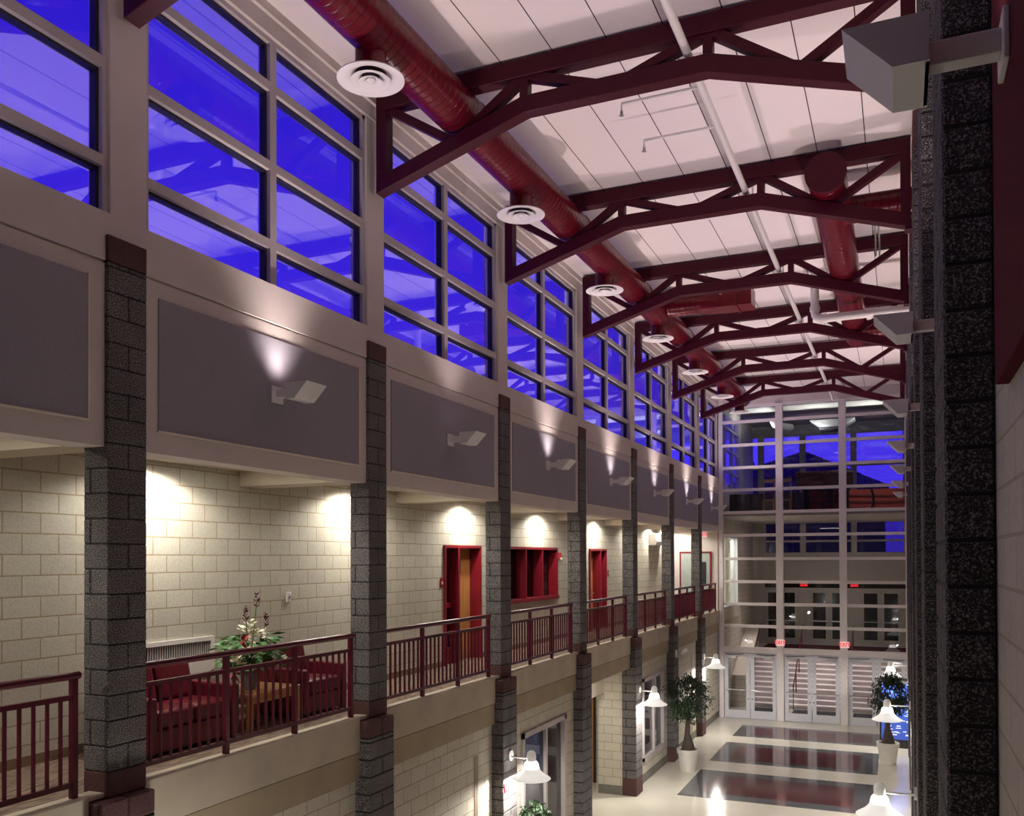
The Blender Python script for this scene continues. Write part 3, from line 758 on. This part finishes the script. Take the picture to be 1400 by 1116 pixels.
# corridor downlights
k = 0
DLY = [2.6, 7.4, 11.3, 15.15, 19.0, 23.2, 26.6, 29.0, 30.9]  # the last one is added to brighten the corridor end
DLN = ['leftmost bay', 'sofa', 'column right of the armchair', 'first wooden door', 'red window', 'second wooden door', 'plain wall bay', 'curved hood', 'corridor end door, added to brighten the corridor end']
for y, nm in zip(DLY, DLN):
    t = thing('downlight', 'small round recessed ceiling downlight over the '+nm, 'light', (-7.35, y, 1.10), 'corridor downlights')
    build('trim_ring', MB().lathe([(.09, 1.119), (.09, 1.112), (.065, 1.112), (.065, 1.119)], -7.35, y, 20, False), M_white, t)
    build('lens', MB().lathe([(.001, 1.118), (.064, 1.118), (.064, 1.114), (.001, 1.114)], -7.35, y, 20), M_downl, t)
    light('downlight_source', 'SPOT', (-7.30, y, 1.09), P_DOWN, WARM, (0, 0, 0), spot_size=math.radians(158), spot_blend=.35, shadow_soft_size=.07)

for i in range(8):  # added ceiling lights, out of view, evening out the corridor light
    y = YC[i]-1.15
    if y < YS+.5: continue
    t = thing('downlight', 'added square ceiling light filling the mid-corridor, before the end of the %s' % BN[max(0, i-1)] if i else 'added square ceiling light filling the mid-corridor, out of frame', 'light', (-6.75, y, 1.10), 'corridor downlights')
    build('trim_ring', MB().box(-6.87, -6.63, y-.12, y+.12, 1.112, 1.119), M_white, t)
    build('lens', MB().box(-6.85, -6.65, y-.10, y+.10, 1.108, 1.112), M_downl, t)
    light('added_corridor_fill', 'AREA', (-6.75, y, 1.10), 17, WARM, size=.2)

# ------------------------------------------------------------------ seating group on the balcony
def club_seat(name, label, cat, y0, y1, ncush):
    x0, x1 = -7.60, -6.76; z = ZB
    t = thing(name, label, cat, ((x0+x1)/2, (y0+y1)/2, z)); aw = .12
    build('base', MB().box(x0+.05, x1-.03, y0+.03, y1-.03, z+.04, z+.27), M_leather, t, bevel=.015)
    for (p, q) in ((y0, y0+aw), (y1-aw, y1)):
        build('arm', MB().prism([(x0+.02, z+.04), (x1, z+.04), (x1, z+.60), (x0+.02, z+.62)], 'xz', p, q), M_leather, t, bevel=.02, seg=3)
    build('back', MB().prism([(x0, z+.1), (x0+.16, z+.1), (x0+.10, z+.78), (x0, z+.78)], 'xz', y0+aw, y1-aw), M_leather, t, bevel=.03, seg=3)
    wd = (y1-y0-2*aw)/ncush
    for j in range(ncush):
        p = y0+aw+wd*j
        build('seat_cushion', MB().box(x0+.16, x1-.01, p+.008, p+wd-.008, z+.27, z+.46), M_leather, t, bevel=.05, seg=4)
        build('back_cushion', MB().prism([(x0+.12, z+.46), (x0+.34, z+.46), (x0+.25, z+.86), (x0+.06, z+.86)], 'xz', p+.02, p+wd-.02), M_leather, t, bevel=.05, seg=4)
    for p in (y0+.06, y1-.06):
        for x in (x0+.08, x1-.06): build('foot', MB().box(x-.025, x+.025, p-.025, p+.025, z, z+.04), M_black, t)
    return t
club_seat('sofa', 'burgundy leather two-seat sofa against the balcony wall, left of the oak table', 'sofa', 6.55, 7.86, 2)
club_seat('armchair', 'burgundy leather club armchair against the balcony wall, right of the oak table', 'armchair', 9.02, 9.96, 1)
t = thing('side_table', 'low oak table between the sofa and the armchair', 'table', (-7.05, 8.42, ZB))
build('table_top', MB().box(-7.45, -6.72, 7.98, 8.92, ZB+.40, ZB+.45), M_oak, t, bevel=.006)
for x in (-7.41, -6.76):
    for y in (8.02, 8.88): build('leg', MB().box(x-.03, x+.03, y-.03, y+.03, ZB, ZB+.40), M_oak, t)
ap = MB(); ap.box(-6.765, -6.745, 8.05, 8.85, ZB+.33, ZB+.40).box(-7.425, -7.405, 8.05, 8.85, ZB+.33, ZB+.40).box(-7.38, -6.79, 8.01, 8.03, ZB+.33, ZB+.40).box(-7.38, -6.79, 8.87, 8.89, ZB+.33, ZB+.40)
build('apron', ap, M_oak, t)

def leaf(m, p, d, L, wd, bend=.25):
    d = Vector(d).normalized(); a = Vector((0, 0, 1)) if abs(d.z) < .95 else Vector((1, 0, 0))
    s = d.cross(a).normalized()
    rr = random.uniform(-.9, .9); nrm = s.cross(d); s = (s*math.cos(rr)+nrm*math.sin(rr)).normalized(); nrm = s.cross(d)
    p = Vector(p); q = p+d*L*.5-nrm*L*bend*.3; e_ = p+d*L-nrm*L*bend
    m.add([p, q+s*wd/2, e_, q-s*wd/2, q+nrm*wd*.12], [(0, 1, 4), (1, 2, 4), (2, 3, 4), (3, 0, 4)])
fx, fy, fz = -7.02, 8.34, ZB+.45
t = thing('flower_arrangement', 'tall bouquet of white and burgundy flowers in a grey vase on the oak table', 'flowers', (fx, fy, fz))
build('vase', MB().lathe([(.06, fz), (.075, fz+.02), (.085, fz+.12), (.075, fz+.21), (.085, fz+.24), (.078, fz+.24), (.066, fz+.21), (.07, fz+.05), (.01, fz+.03)], fx, fy, 24), M_glassware, t, smooth=True)
lf = MB()
for j in range(330):
    th = random.uniform(0, 2*math.pi); ph = random.uniform(-.35, 1.15); R_ = random.uniform(.08, .36)
    p = (fx+R_*.85*math.cos(th)*math.cos(ph), fy+R_*1.35*math.sin(th)*math.cos(ph), fz+.36+R_*.95*math.sin(ph))
    leaf(lf, p, (math.cos(th), math.sin(th)*1.2, random.uniform(-.7, .6)), random.uniform(.11, .20), random.uniform(.045, .08))
build('foliage', lf, M_leaf2, t)
st = MB()
for (dx, dy, dz) in ((0, .12, 1.02), (.02, -.10, .86), (.03, .25, .76), (-.1, .0, .6), (.1, .1, .5), (0, -.25, .5)):
    st.tube([(fx, fy, fz+.05), (fx+dx*.5, fy+dy*.4, fz+dz*.55), (fx+dx, fy+dy, fz+dz)], .006, 6)
build('stems', st, M_leaf2, t)
for (dx, dy, dz) in ((0, -.02, .72), (.02, .09, .62), (.08, -.32, .40), (.1, -.2, .42), (.16, .20, .25), (.14, .33, .30), (.1, -.12, .30), (-.05, .2, .45), (.12, -.40, .34)):
    wf = MB()
    for j in range(26):
        th = random.uniform(0, 6.28); ph = random.uniform(-.6, 1.5); r = random.uniform(.03, .095)
        p = (fx+dx+r*math.cos(th)*math.cos(ph), fy+dy+r*math.sin(th)*math.cos(ph), fz+dz+r*math.sin(ph))
        leaf(wf, p, (math.cos(th), math.sin(th), .5), .07, .055, .1)
    build('white_bloom', wf, M_petalw, t)
for (dx, dy, dz) in ((.05, -.18, .58), (.16, .05, .28), (.1, .1, .42), (.12, -.42, .24)):
    rf = MB()
    for j in range(6):
        th = j*math.pi/3; leaf(rf, (fx+dx, fy+dy, fz+dz), (.45, math.cos(th), math.sin(th)), .13, .055, .15)
    build('red_lily', rf, M_petalr, t)
for (dx, dy, dz) in ((0, .12, .95), (.02, -.10, .80), (.03, .25, .70)):
    sk = MB()
    for j in range(34):
        th = random.uniform(0, 6.28); hh = random.uniform(0, .17); r = .032*(1-hh/.2)
        leaf(sk, (fx+dx+r*.4*math.cos(th), fy+dy+r*.4*math.sin(th), fz+dz+hh), (math.cos(th), math.sin(th), .9), .045, .022, 0)
    build('flower_spike', sk, M_spike, t)

# ------------------------------------------------------------------ bell wall lamps
def bell_lamp(side, y, label):
    s = 1 if side == 'left' else -1
    x0 = -5.70 if side == 'left' else .185
    cx = x0+s*.37 if side == 'left' else -.27
    t = thing('bell_wall_lamp', label, 'lamp', (x0, y, -3.2), 'bell wall lamps')
    build('wall_plate', MB().cylx(x0, x0+s*.03, y, -3.13, .085, 24), M_white, t, smooth=True)
    build('arm', MB().cylx(x0+s*.03, cx, y, -3.15, .014, 10), M_white, t, smooth=True)
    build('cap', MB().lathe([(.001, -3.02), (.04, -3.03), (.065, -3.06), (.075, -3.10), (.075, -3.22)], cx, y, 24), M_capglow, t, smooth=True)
    build('glowing_collar', MB().lathe([(.078, -3.19), (.105, -3.22), (.125, -3.30), (.125, -3.31), (.07, -3.22)], cx, y, 28, False), M_bulb, t, smooth=True)
    build('bell_shade', MB().lathe([(.122, -3.295), (.145, -3.335), (.20, -3.39), (.29, -3.445), (.305, -3.46), (.295, -3.468), (.20, -3.41), (.14, -3.355), (.115, -3.305)], cx, y, 36, False), M_shade, t, smooth=True)
    build('bulb', MB().lathe([(.001, -3.22), (.03, -3.23), (.045, -3.30), (.03, -3.36), (.001, -3.375)], cx, y, 16), M_bulb, t, smooth=True)
    light('bell_lamp_source', 'POINT', (cx, y, -3.44), P_BELL, LAMPC, shadow_soft_size=.06)
    light('bell_lamp_wall_glow', 'POINT', (cx-s*.16, y, -3.22), 2.5, LAMPC, shadow_soft_size=.03)
for i, nm in ((3, 'nearest on the left, above the red sign'), (5, 'middle one on the left, before the potted tree'), (7, 'farthest on the left, beside the glass doors')):
    bell_lamp('left', YC[i]+.1, 'white bell shaped wall lamp, '+nm)
for y, nm in ((12.9, 'nearest on the right, cropped by the bottom edge'), (20.5, 'middle one on the right, before the right potted tree'), (28.1, 'farthest on the right, before the last glass door')):
    bell_lamp('right', y, 'white bell shaped wall lamp, '+nm)
for y in (5.3,):
    light('bell_lamp_source_behind', 'POINT', (-5.2, y, -3.44), 90, LAMPC, shadow_soft_size=.06)

# red sign on the lower column, security camera
t = thing('wall_sign', 'small red sign with white lines on the lower column under the nearest left lamp', 'sign', (-5.69, 12.8, -3.68))
build('sign_plate', MB().box(-5.699, -5.689, 12.69, 12.97, -3.68, -3.54), M_redsign, t)
sg = MB()
for zz, a, b in ((-3.575, 12.72, 12.94), (-3.605, 12.74, 12.92), (-3.64, 12.76, 12.88)): sg.box(-5.689, -5.686, a, b, zz, zz+.014)
build('white_lettering', sg, M_white, t)
t = thing('security_camera', 'small white security camera on an arm above the left potted tree', 'camera', (-5.70, 24.3, -2.9))
build('mount', MB().box(-5.70, -5.66, 24.25, 24.35, -2.75, -2.55), M_white, t)
build('bracket', MB().tube([(-5.66, 24.3, -2.72), (-5.55, 24.3, -2.76), (-5.48, 24.25, -2.68), (-5.44, 24.2, -2.62)], .018, 8), M_metal, t, smooth=True)
build('camera_body', MB().tube([(-5.44, 24.45, -2.55), (-5.44, 24.02, -2.60)], .05, 14), M_white, t, smooth=True)

# ------------------------------------------------------------------ potted trees
def potted_tree(x, y, ht, cr, label, nleaf, seed, pot_r=.28):
    random.seed(seed)
    z = ZF; k = pot_r/.28
    t = thing('potted_tree', label, 'plant', (x, y, z))
    ph = .58*k
    p = build('pot', MB().lathe([(.20*k, z), (.262*k, z+ph*.80), (.285*k, z+ph*.80), (.29*k, z+ph), (.265*k, z+ph), (.25*k, z+ph-.05), (.02, z+ph-.05)], x, y, 32), M_pot, t, smooth=True)
    build('soil', MB().lathe([(.001, z+ph-.045), (.25*k, z+ph-.045), (.25*k, z+ph-.055), (.001, z+ph-.055)], x, y, 20), M_soil, t)
    tr = MB(); th = ht-cr*1.5
    tr.tube([(x, y, z+ph-.06), (x+.01, y, z+ph+.10), (x-.01, y, z+ph+.38), (x+.02, y, z+th), (x, y, z+th+.3)], [.19*k, .15*k, .075*k, .055*k, .03], 14)
    for j in range(8):
        a = j*2.4; tr.tube([(x, y, z+th), (x+.25*cr*math.cos(a), y+.25*cr*math.sin(a), z+th+.25*cr), (x+.7*cr*math.cos(a), y+.7*cr*math.sin(a), z+th+.6*cr+.08*j*cr)], [.022, .014, .006], 6)
    build('trunk', tr, M_bark, t, smooth=True)
    lf = MB(); cz = z+ht-cr*1.05
    clumps = []
    for j in range(34):
        a = random.uniform(0, 6.28); u = random.uniform(-.85, 1); r = cr*random.uniform(.35, .9)*math.sqrt(max(.05, 1-u*u*.75))
        clumps.append((x+r*math.cos(a), y+r*math.sin(a), cz+u*cr))
    for j in range(nleaf):
        c = random.choice(clumps); s_ = cr*.17
        p = (random.gauss(c[0], s_), random.gauss(c[1], s_), random.gauss(c[2], s_*.9))
        leaf(lf, p, (p[0]-x+random.uniform(-.4, .4), p[1]-y+random.uniform(-.4, .4), random.uniform(-.9, .15)), random.uniform(.07, .12), random.uniform(.03, .05))
    build('foliage', lf, M_leaf, t)
potted_tree(-5.15, 23.3, 2.45, .56, 'leafy tree with a flared trunk in a white pot by the left wall', 2600, 3)
potted_tree(-.33, 26.2, 2.35, .48, 'leafy tree in a white pot by the right wall before the glass doors', 2600, 5)
potted_tree(-5.45, 13.45, 1.62, .24, 'small leafy plant cropped by the bottom edge below the nearest left lamp', 900, 8, .18)

# ------------------------------------------------------------------ glass end wall
YG = YE; mull = [-5.76, -3.78, -1.735, .24]
zs = [-3.19, -2.39, -1.62, -.84, -.04, .78, 1.58, 2.37, 3.15, 3.94, 4.76, 5.30]
fr = MB()
fr.box(-5.84, -5.70, YG-.08, YG+.10, ZF, ZC); fr.box(.17, .384, YG-.08, YG+.10, ZF, ZC)
for x in mull[1:3]: fr.box(x-.115, x+.115, YG-.10, YG+.12, ZF, 5.32)
for j in range(3):
    a = -5.70 if j == 0 else mull[j]+.115; b = .17 if j == 2 else mull[j+1]-.115
    for z in zs[1:]:
        hh = .05
        fr.box(a, b, YG-.05, YG+.07, z-hh, z+hh)
    fr.box(a, b, YG-.08, YG+.08, zs[0]-.12, zs[0]+.07)
W14 = struct('window_14', fr, M_curt)
for j in range(3):
    a = -5.70 if j == 0 else mull[j]+.115; b = .17 if j == 2 else mull[j+1]-.115
    for i, (z0, z1) in enumerate(zip(zs[:-1], zs[1:])):
        build('glass_pane', MB().box(a, b, YG+.005, YG+.012, z0+.05, z1-.05), M_glass2, W14)
struct('wall_far_high', MB().box(-5.70, .384, YG-.04, YG+.2, 5.35, ZC+.15), M_plaster)
# six glazed doors in three pairs
nd = 0
for j in range(3):
    a = -5.70 if j == 0 else mull[j]+.115; b = .17 if j == 2 else mull[j+1]-.115
    zt = zs[0]-.12; mid = (a+b)/2
    for (p, q, hinge) in ((a+.02, mid-.01, 0), (mid+.01, b-.02, 1)):
        nd += 1; f = MB(); z0 = ZF+.01; y0, y1 = YG-.03, YG+.02
        f.box(p, p+.13, y0, y1, z0, zt-.01); f.box(q-.13, q, y0, y1, z0, zt-.01)
        f.box(p+.13, q-.13, y0, y1, z0, z0+.27); f.box(p+.13, q-.13, y0, y1, zt-.15, zt-.01)
        dr = struct('door_%d' % nd, f, M_doorwhite)
        build('door_glass', MB().box(p+.13, q-.13, YG-.008, YG-.002, z0+.27, zt-.15), M_glass2, dr)
        build('push_bar', MB().tube([(p+.04, YG-.09, z0+.98), (q-.04, YG-.09, z0+.98)], .018, 10).box(p+.05, p+.08, YG-.09, y0, z0+.965, z0+.995).box(q-.08, q-.05, YG-.09, y0, z0+.965, z0+.995), M_metal, dr)
        cx = p+.25 if hinge == 0 else q-.25
        build('door_closer', MB().box(cx-.16, cx+.16, YG-.10, y0, zt-.20, zt-.12), M_metal, dr)
        sgn = 1 if hinge == 0 else -1
        build('closer_arm', MB().tube([(cx-.2*sgn, YG-.07, zt-.07), (cx+.2*sgn, YG-.12, zt-.06), (cx+.42*sgn, YG-.05, zt-.05)], .012, 6), M_black, dr)
        lx = q-.06 if hinge == 0 else p+.06
        build('lock_cylinder', MB().tube([(lx, YG-.045, z0+.68), (lx, y0, z0+.68)], .022, 10), M_black, dr)

# ------------------------------------------------------------------ vestibule behind the glass: stair, landing, outer doors
struct('wall_far_left', MB().box(-6.1, -5.86, YG+.1, YG+.35, ZF, 1.45).box(-6.1, -5.86, YG+.35, 35.6, ZF, -1.85).box(-6.1, -5.86, YG+.35, 35.6, .80, 1.45).box(-6.1, -5.86, 35.6, 39.9, ZF, 1.45), M_cmu_x)
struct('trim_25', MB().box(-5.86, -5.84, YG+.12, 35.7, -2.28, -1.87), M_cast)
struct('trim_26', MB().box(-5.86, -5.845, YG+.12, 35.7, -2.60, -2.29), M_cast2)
f = MB()
for y in (YG+.35, 33.35, 34.75, 35.55): f.box(-5.94, -5.85, y, y+.06, -1.85, .80)
f.box(-6.0, -5.84, YG+.35, 35.6, .74, .80); f.box(-6.0, -5.84, YG+.35, 35.6, -1.85, -1.79)
wdw = struct('window_15', f, M_doorwhite)
build('window_pane', MB().box(-5.93, -5.925, YG+.4, 35.55, -1.79, .74), M_glass2, wdw)
struct('wall_outer_far', MB().box(-7.6, -7.55, YE+.2, 36.5, ZB, 1.1).box(-7.55, -6.1, 36.45, 36.5, ZB, 1.1).box(-7.55, -6.1, YE+.2, 36.45, 1.1, 1.14).box(-7.55, -6.1, YE+.2, 36.45, ZB-.04, ZB), M_beamplaster)
light('corridor_end_source', 'AREA', (-6.8, 34.0, 1.05), 170, (.93, 1, .80), size=.8)
NST = 12; y0s = 34.3; rise = 1.91/NST; run = .28
t = thing('staircase', 'broad pale staircase rising behind the glass doors', 'stairs', (-2.8, 34.8, ZF))
s_ = MB(); ns = MB()
for i in range(NST):
    s_.box(-5.35, .38, y0s+run*i, y0s+run*(i+1)+(.0 if i < NST-1 else 0), ZF, ZF+rise*(i+1)-.03)
    ns.box(-5.35, .38, y0s+run*i-.02, y0s+run*(i+1), ZF+rise*(i+1)-.03, ZF+rise*(i+1))
build('risers', s_, M_stair, t); build('treads', ns, M_nosing, t)
ZL = ZF+rise*NST; yl = y0s+run*NST
struct('floor_far', MB().box(-5.86, .385, yl, 39.9, ZF, ZL), M_stair)
struct('trim_27', MB().box(-5.2, .38, yl+.02, 39.4, ZL, ZL+.01), M_redpanel)
t = thing('stair_cheek_wall', 'sloping pale capped cheek wall at the left of the staircase', 'wall', (-5.5, 34.6, ZF))
def zst(y): return ZF+rise*((y-y0s)/run)
build('cheek', MB().prism([(34.0, ZF), (yl, ZF), (yl, ZL+.85), (34.45, ZF+1.15), (34.0, ZF+1.15)], 'yz', -5.85, -5.36), M_cmu_x, t)
build('cap', MB().prism([(33.97, ZF+1.15), (34.45, ZF+1.15), (yl, ZL+.85), (yl, ZL+.90), (34.43, ZF+1.20), (33.97, ZF+1.20)], 'yz', -5.858, -5.33), M_beamplaster, t)
def handrail(x, label, wallside):
    t = thing('stair_handrail', label, 'handrail', (x, 34.8, ZF), 'red stair handrails')
    build('rail', MB().tube([(x, 34.05, ZF+.95), (x, 34.35, ZF+.95), (x, yl, ZL+.95), (x, yl+.3, ZL+.95)], .024, 10), M_rail, t, smooth=True)
    if wallside:
        for y in (34.8, 36.4): build('bracket', MB().tube([(x, y, zst(y)+.95), (x-.06, y, zst(y)+.90)], .01, 6), M_rail, t)
    else:
        for y, zb in ((34.05, ZF), (y0s+run*2.5, ZF+rise*3), (y0s+run*6.5, ZF+rise*7), (y0s+run*10.5, ZF+rise*11)):
            zt = ZF+.95 if y < 34.2 else zst(y)+.95
            build('post', MB().tube([(x, y, zb), (x, y, zt)], .018, 8), M_steel, t)
handrail(-5.28, 'red handrail along the cheek wall at the left of the stair', True)
handrail(-3.62, 'red stair handrail on posts behind the middle glass doors', False)
handrail(-1.70, 'red stair handrail on posts behind the right glass doors', False)
for (a, b) in ((-5.1, -3.9), (-3.6, -1.85), (-1.55, .1)):
    n += 1
    tag(build('door_mat', MB().box(a, b, 31.95, 34.1, ZF, ZF+.012), M_mat), 'black walk-off mat behind the %s pair of glass doors' % ('left' if a < -5 else 'middle' if a < -3 else 'right'), 'mat', 'mats behind the glass doors')
# outer door wall
YV = 39.6
struct('wall_far', MB().box(-6.1, .385, YV, YV+.2, -1.04, .17).box(-6.1, -5.37, YV, YV+.2, ZL, -1.04).box(-6.1, -5.42, YV, YV+.2, .17, 1.45).box(-5.42, .385, YV+.01, YV+.19, -1.34, -1.30), M_mushroom)
nd = 10
for (a, b) in ((-5.37, -3.99), (-3.52, -1.98), (-1.51, .05)):
    mid = (a+b)/2
    struct('trim_28', MB().box(b, b+.47 if b < 0 else .385, YV, YV+.15, ZL, -1.34).box(a, b, YV, YV+.1, -1.38, -1.30), M_mushroom)
    for (p, q) in ((a, mid), (mid, b)):
        nd += 1; f = MB()
        f.box(p, p+.13, YV+.02, YV+.07, ZL, -1.38); f.box(q-.13, q, YV+.02, YV+.07, ZL, -1.38)
        f.box(p+.13, q-.13, YV+.02, YV+.07, ZL+.01, ZL+.26); f.box(p+.13, q-.13, YV+.02, YV+.07, -1.51, -1.38)
        dr = struct('door_%d' % nd, f, M_mushroom)
        build('door_glass', MB().box(p+.13, q-.13, YV+.04, YV+.045, ZL+.26, -1.51), M_spandrel, dr)
        build('push_bar', MB().tube([(p+.05, YV-.04, ZL+1.0), (q-.05, YV-.04, ZL+1.0)], .02, 8), M_metal, dr)
        build('door_closer', MB().box((p+q)/2-.16, (p+q)/2+.1, YV-.03, YV+.02, -1.49, -1.42), M_metal, dr)
tf = struct('window_16', MB().box(-5.42, .385, YV+.10, YV+.12, -1.30, -1.04), M_spandrel)
# mid-level far windows
f = MB()
for x in (-5.42, -3.775, -1.74, .27): f.box(x-.115, x+.115, YV-.02, YV+.18, .17, 1.45)
f.box(-5.42, .385, YV-.01, YV+.1, .65, .73); f.box(-5.42, .385, YV-.01, YV+.1, .17, .21)
wdw = struct('window_17', f, M_mushroom)
for (a, b) in ((-5.305, -3.89), (-3.66, -1.855), (-1.625, .155)):
    build('window_pane', MB().box(a, b, YV+.05, YV+.056, .21, 1.45), M_glassdark, wdw)
struct('ceiling_far', MB().box(-6.1, .385, YG+.12, 39.6, 1.45, 1.54), M_mushroom)
light('vestibule_source', 'AREA', (-2.8, 35.6, 1.35), 34, (1, .90, .80), size=1.2)
for x in (-4.6, -2.8, -1.0): light('vestibule_stair_source', 'SPOT', (x, 35.2, 1.35), 520, (1, .88, .88), spot_size=math.radians(56), spot_blend=.6, shadow_soft_size=.2)
# upper room behind the glass
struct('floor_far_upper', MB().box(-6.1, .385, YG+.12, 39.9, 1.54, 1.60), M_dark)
struct('wall_far_left_upper', MB().box(-6.1, -5.86, YG+.12, 39.8, 1.60, 2.6).box(-6.1, -5.86, YG+.12, 39.8, 5.3, ZC).box(-6.1, -5.86, 36.4, 39.8, 2.6, 5.3), M_plaster)
f = MB()
for y in (YG+.15, 33.3, 34.9, 36.3): f.box(-6.02, -5.9, y, y+.10, 2.6, 5.3)
for z in (2.62, 3.25, 4.06, 4.88): f.box(-6.02, -5.9, YG+.15, 36.4, z-.04, z+.04)
wdw = struct('window_18', f, M_frame)
build('window_pane', MB().box(-5.97, -5.965, YG+.2, 36.3, 2.6, 5.3), M_glass2, wdw)
f = MB()
for x in (-5.5, -3.775, -1.74, .27): f.box(x-.12, x+.12, YV-.05, YV+.18, 1.6, 5.2)
f.box(-5.86, .385, YV, YV+.15, 3.82, 3.90); f.box(-5.86, .385, YV, YV+.15, 2.6, 2.66)
wdw = struct('window_19', f, M_grey)
for (a, b) in ((-5.38, -3.895), (-3.655, -1.86), (-1.62, .15)):
    build('window_pane', MB().box(a, b, YV+.05, YV+.056, 2.66, 5.2), M_glass2, wdw)
struct('wall_far_upper', MB().box(-6.1, .385, YV, YV+.2, 5.2, ZC).box(-6.1, .385, YV+.16, YV+.2, 1.6, 2.6), M_grey)
struct('ceiling_far_upper', MB().box(-6.3, .6, YG+.2, 40.1, ZC, ZC+.15), M_mushroom)
for x in (-4.7, -2.8, -.9): light('upper_ceiling_fill', 'AREA', (x, 35.2, 4.7), 34, (.92, 1, .95), (math.pi, 0, 0), shape='DISK', size=.5)  # added lights without bodies, brightening the upper room ceiling
light('added_screen_spot', 'SPOT', (-1.3, 32.4, 5.25), 150, (1, .88, .82), (math.radians(18), 0, 0), spot_size=math.radians(60), spot_blend=.7, shadow_soft_size=.04)  # added spot without a fixture, brightening the red screen
t = thing('round_duct', 'grey round duct under the upper room ceiling, behind the end glass', 'duct', (-2, 34.6, 5.1))
build('duct_run', MB().tube([(-5.5, 34.4, 5.32), (.38, 34.4, 5.32)], .16, 20), M_grey, t, smooth=True)
build('branch_drop', MB().tube([(-4.4, 34.4, 5.3), (-4.4, 35.6, 5.15), (-3.9, 36.5, 5.15)], .13, 16), M_grey, t, smooth=True)
t = thing('air_handler', 'dark hanging unit with a sloped hood in the upper room', 'air unit', (-2.3, 35.8, 4.9))
build('hood', MB().prism([(-3.1, 5.2), (-1.5, 5.2), (-1.95, 4.92), (-2.7, 4.92)], 'xz', 35.3, 36.3), M_grey, t)
build('outlet', MB().box(-2.75, -1.9, 35.3, 36.3, 4.85, 4.92), M_black, t)
for x in (-3.0, -1.6): build('hanger_rod', MB().box(x-.012, x+.012, 35.79, 35.81, 5.2, ZC), M_metal, t)
# slatted dark end panel, red panel, piano and chairs
struct('wall_far_low', MB().box(-5.86, -3.0, 33.9, 33.95, 1.6, 2.38), M_black)
t = thing('low_screen', 'brick red low screen with black bars behind the covered piano in the upper room', 'screen', (-1.35, 33.93, 1.6))
build('red_panel', MB().box(-3.0, .3, 33.9, 33.97, 1.6, 2.42), M_brickred, t)
for z in (1.72, 1.98, 2.20): build('bar', MB().tube([(-3.0, 33.87, z), (-1.6, 33.87, z+.03), (-.4, 33.87, z-.02), (.3, 33.87, z)], .014, 8), M_black, t)
build('curved_post', MB().tube([(-.95, 33.86, 1.6), (-.85, 33.86, 1.9), (-.84, 33.86, 2.2), (-.90, 33.86, 2.42)], .04, 10), M_black, t)
t = thing('grand_piano', 'grand piano under a dark brown cover in the upper room behind glass', 'piano', (-2.4, 33.0, 1.6))
pv = [(-3.35, 32.5), (-3.35, 33.6), (-2.9, 33.8), (-1.9, 33.75), (-1.5, 33.4), (-1.45, 32.9), (-1.8, 32.5)]
build('covered_body', MB().prism(pv, 'xy', 2.42, 3.02), M_piano, t, bevel=.08, seg=3)
for (x, y) in ((-2.15, 32.7), (-3.1, 33.4), (-1.7, 33.4)): build('leg', MB().lathe([(.05, 1.6), (.06, 1.75), (.09, 2.42)], x, y, 12), M_black, t, smooth=True)
build('pedal_lyre', MB().box(-2.5, -2.4, 32.75, 32.85, 1.7, 2.42), M_black, t)
def wood_chair(x, y, label):
    t = thing('wooden_chair', label, 'chair', (x, y, 1.6))
    build('seat', MB().box(x-.21, x+.21, y-.2, y+.2, 2.03, 2.07), M_oak, t)
    for dx in (-.18, .18):
        build('leg', MB().box(x+dx-.018, x+dx+.018, y-.19, y-.15, 1.6, 2.03), M_oak, t)
        build('leg', MB().box(x+dx-.018, x+dx+.018, y+.15, y+.19, 1.6, 2.85), M_oak, t)
    build('backrest', MB().box(x-.18, x+.18, y+.155, y+.185, 2.70, 2.82).box(x-.18, x+.18, y+.155, y+.185, 2.4, 2.46), M_oak, t)
    return t
wood_chair(-4.30, 32.9, 'wooden chair in the upper room, left of the pair by the covered piano')
wood_chair(-3.72, 32.8, 'wooden chair in the upper room, right of the pair by the covered piano')
# things along the right wall by the doors
t = thing('vending_machine', 'tall vending machine with a lit blue front, half hidden by the right potted tree', 'vending machine', (-.13, 28.9, ZF))
build('cabinet', MB().box(-.58, .364, 28.42, 29.3, ZF, ZF+1.95), M_black, t, bevel=.01)
build('lit_front', MB().box(-.53, .33, 28.405, 28.42, ZF+.25, ZF+1.88), M_bluefront, t)
pf_ = MB(); random.seed(4)
for j in range(26):
    a = random.uniform(-.45, .2); zz = ZF+random.uniform(.3, 1.1); pf_.box(a, a+random.uniform(.04, .15), 28.400, 28.405, zz, zz+random.uniform(.015, .06))
build('pale_graphic', pf_, M_pale, t)
# far houses outside
def house(x0, x1, y, zb, ze, zr, xr, label):
    t = thing('house', label, 'house', ((x0+x1)/2, y+4, -3.6))
    build('wall', MB().box(x0+.3, x1-.3, y, y+8, -3.6, ze), M_housewall, t)
    m = MB(); m.add([(x0, y-.4, ze), (x1, y-.4, ze), (x1, y+8.4, ze), (x0, y+8.4, ze), (xr, y+3, zr), (xr, y+5, zr)], [(0, 1, 4), (1, 2, 5, 4), (2, 3, 5), (3, 0, 4, 5), (3, 2, 1, 0)])
    build('roof', m, M_roofdark, t)
    build('chimney', MB().box(x0+2.0, x0+2.5, y+3, y+3.5, ze, ze+1.6), M_housewall, t)
struct('ground_outside', MB().box(-60, 40, 42, 120, -3.8, -3.6), M_roofdark)
house(-13.5, -2.6, 72, 3, 6.3, 8.6, -7.0, 'dark peaked roof house seen through the upper end windows, left of the pair')
house(-7.2, -.6, 60, 2, 4.5, 6.0, -3.4, 'dark peaked roof house seen through the upper end windows, lower and right of the pair')
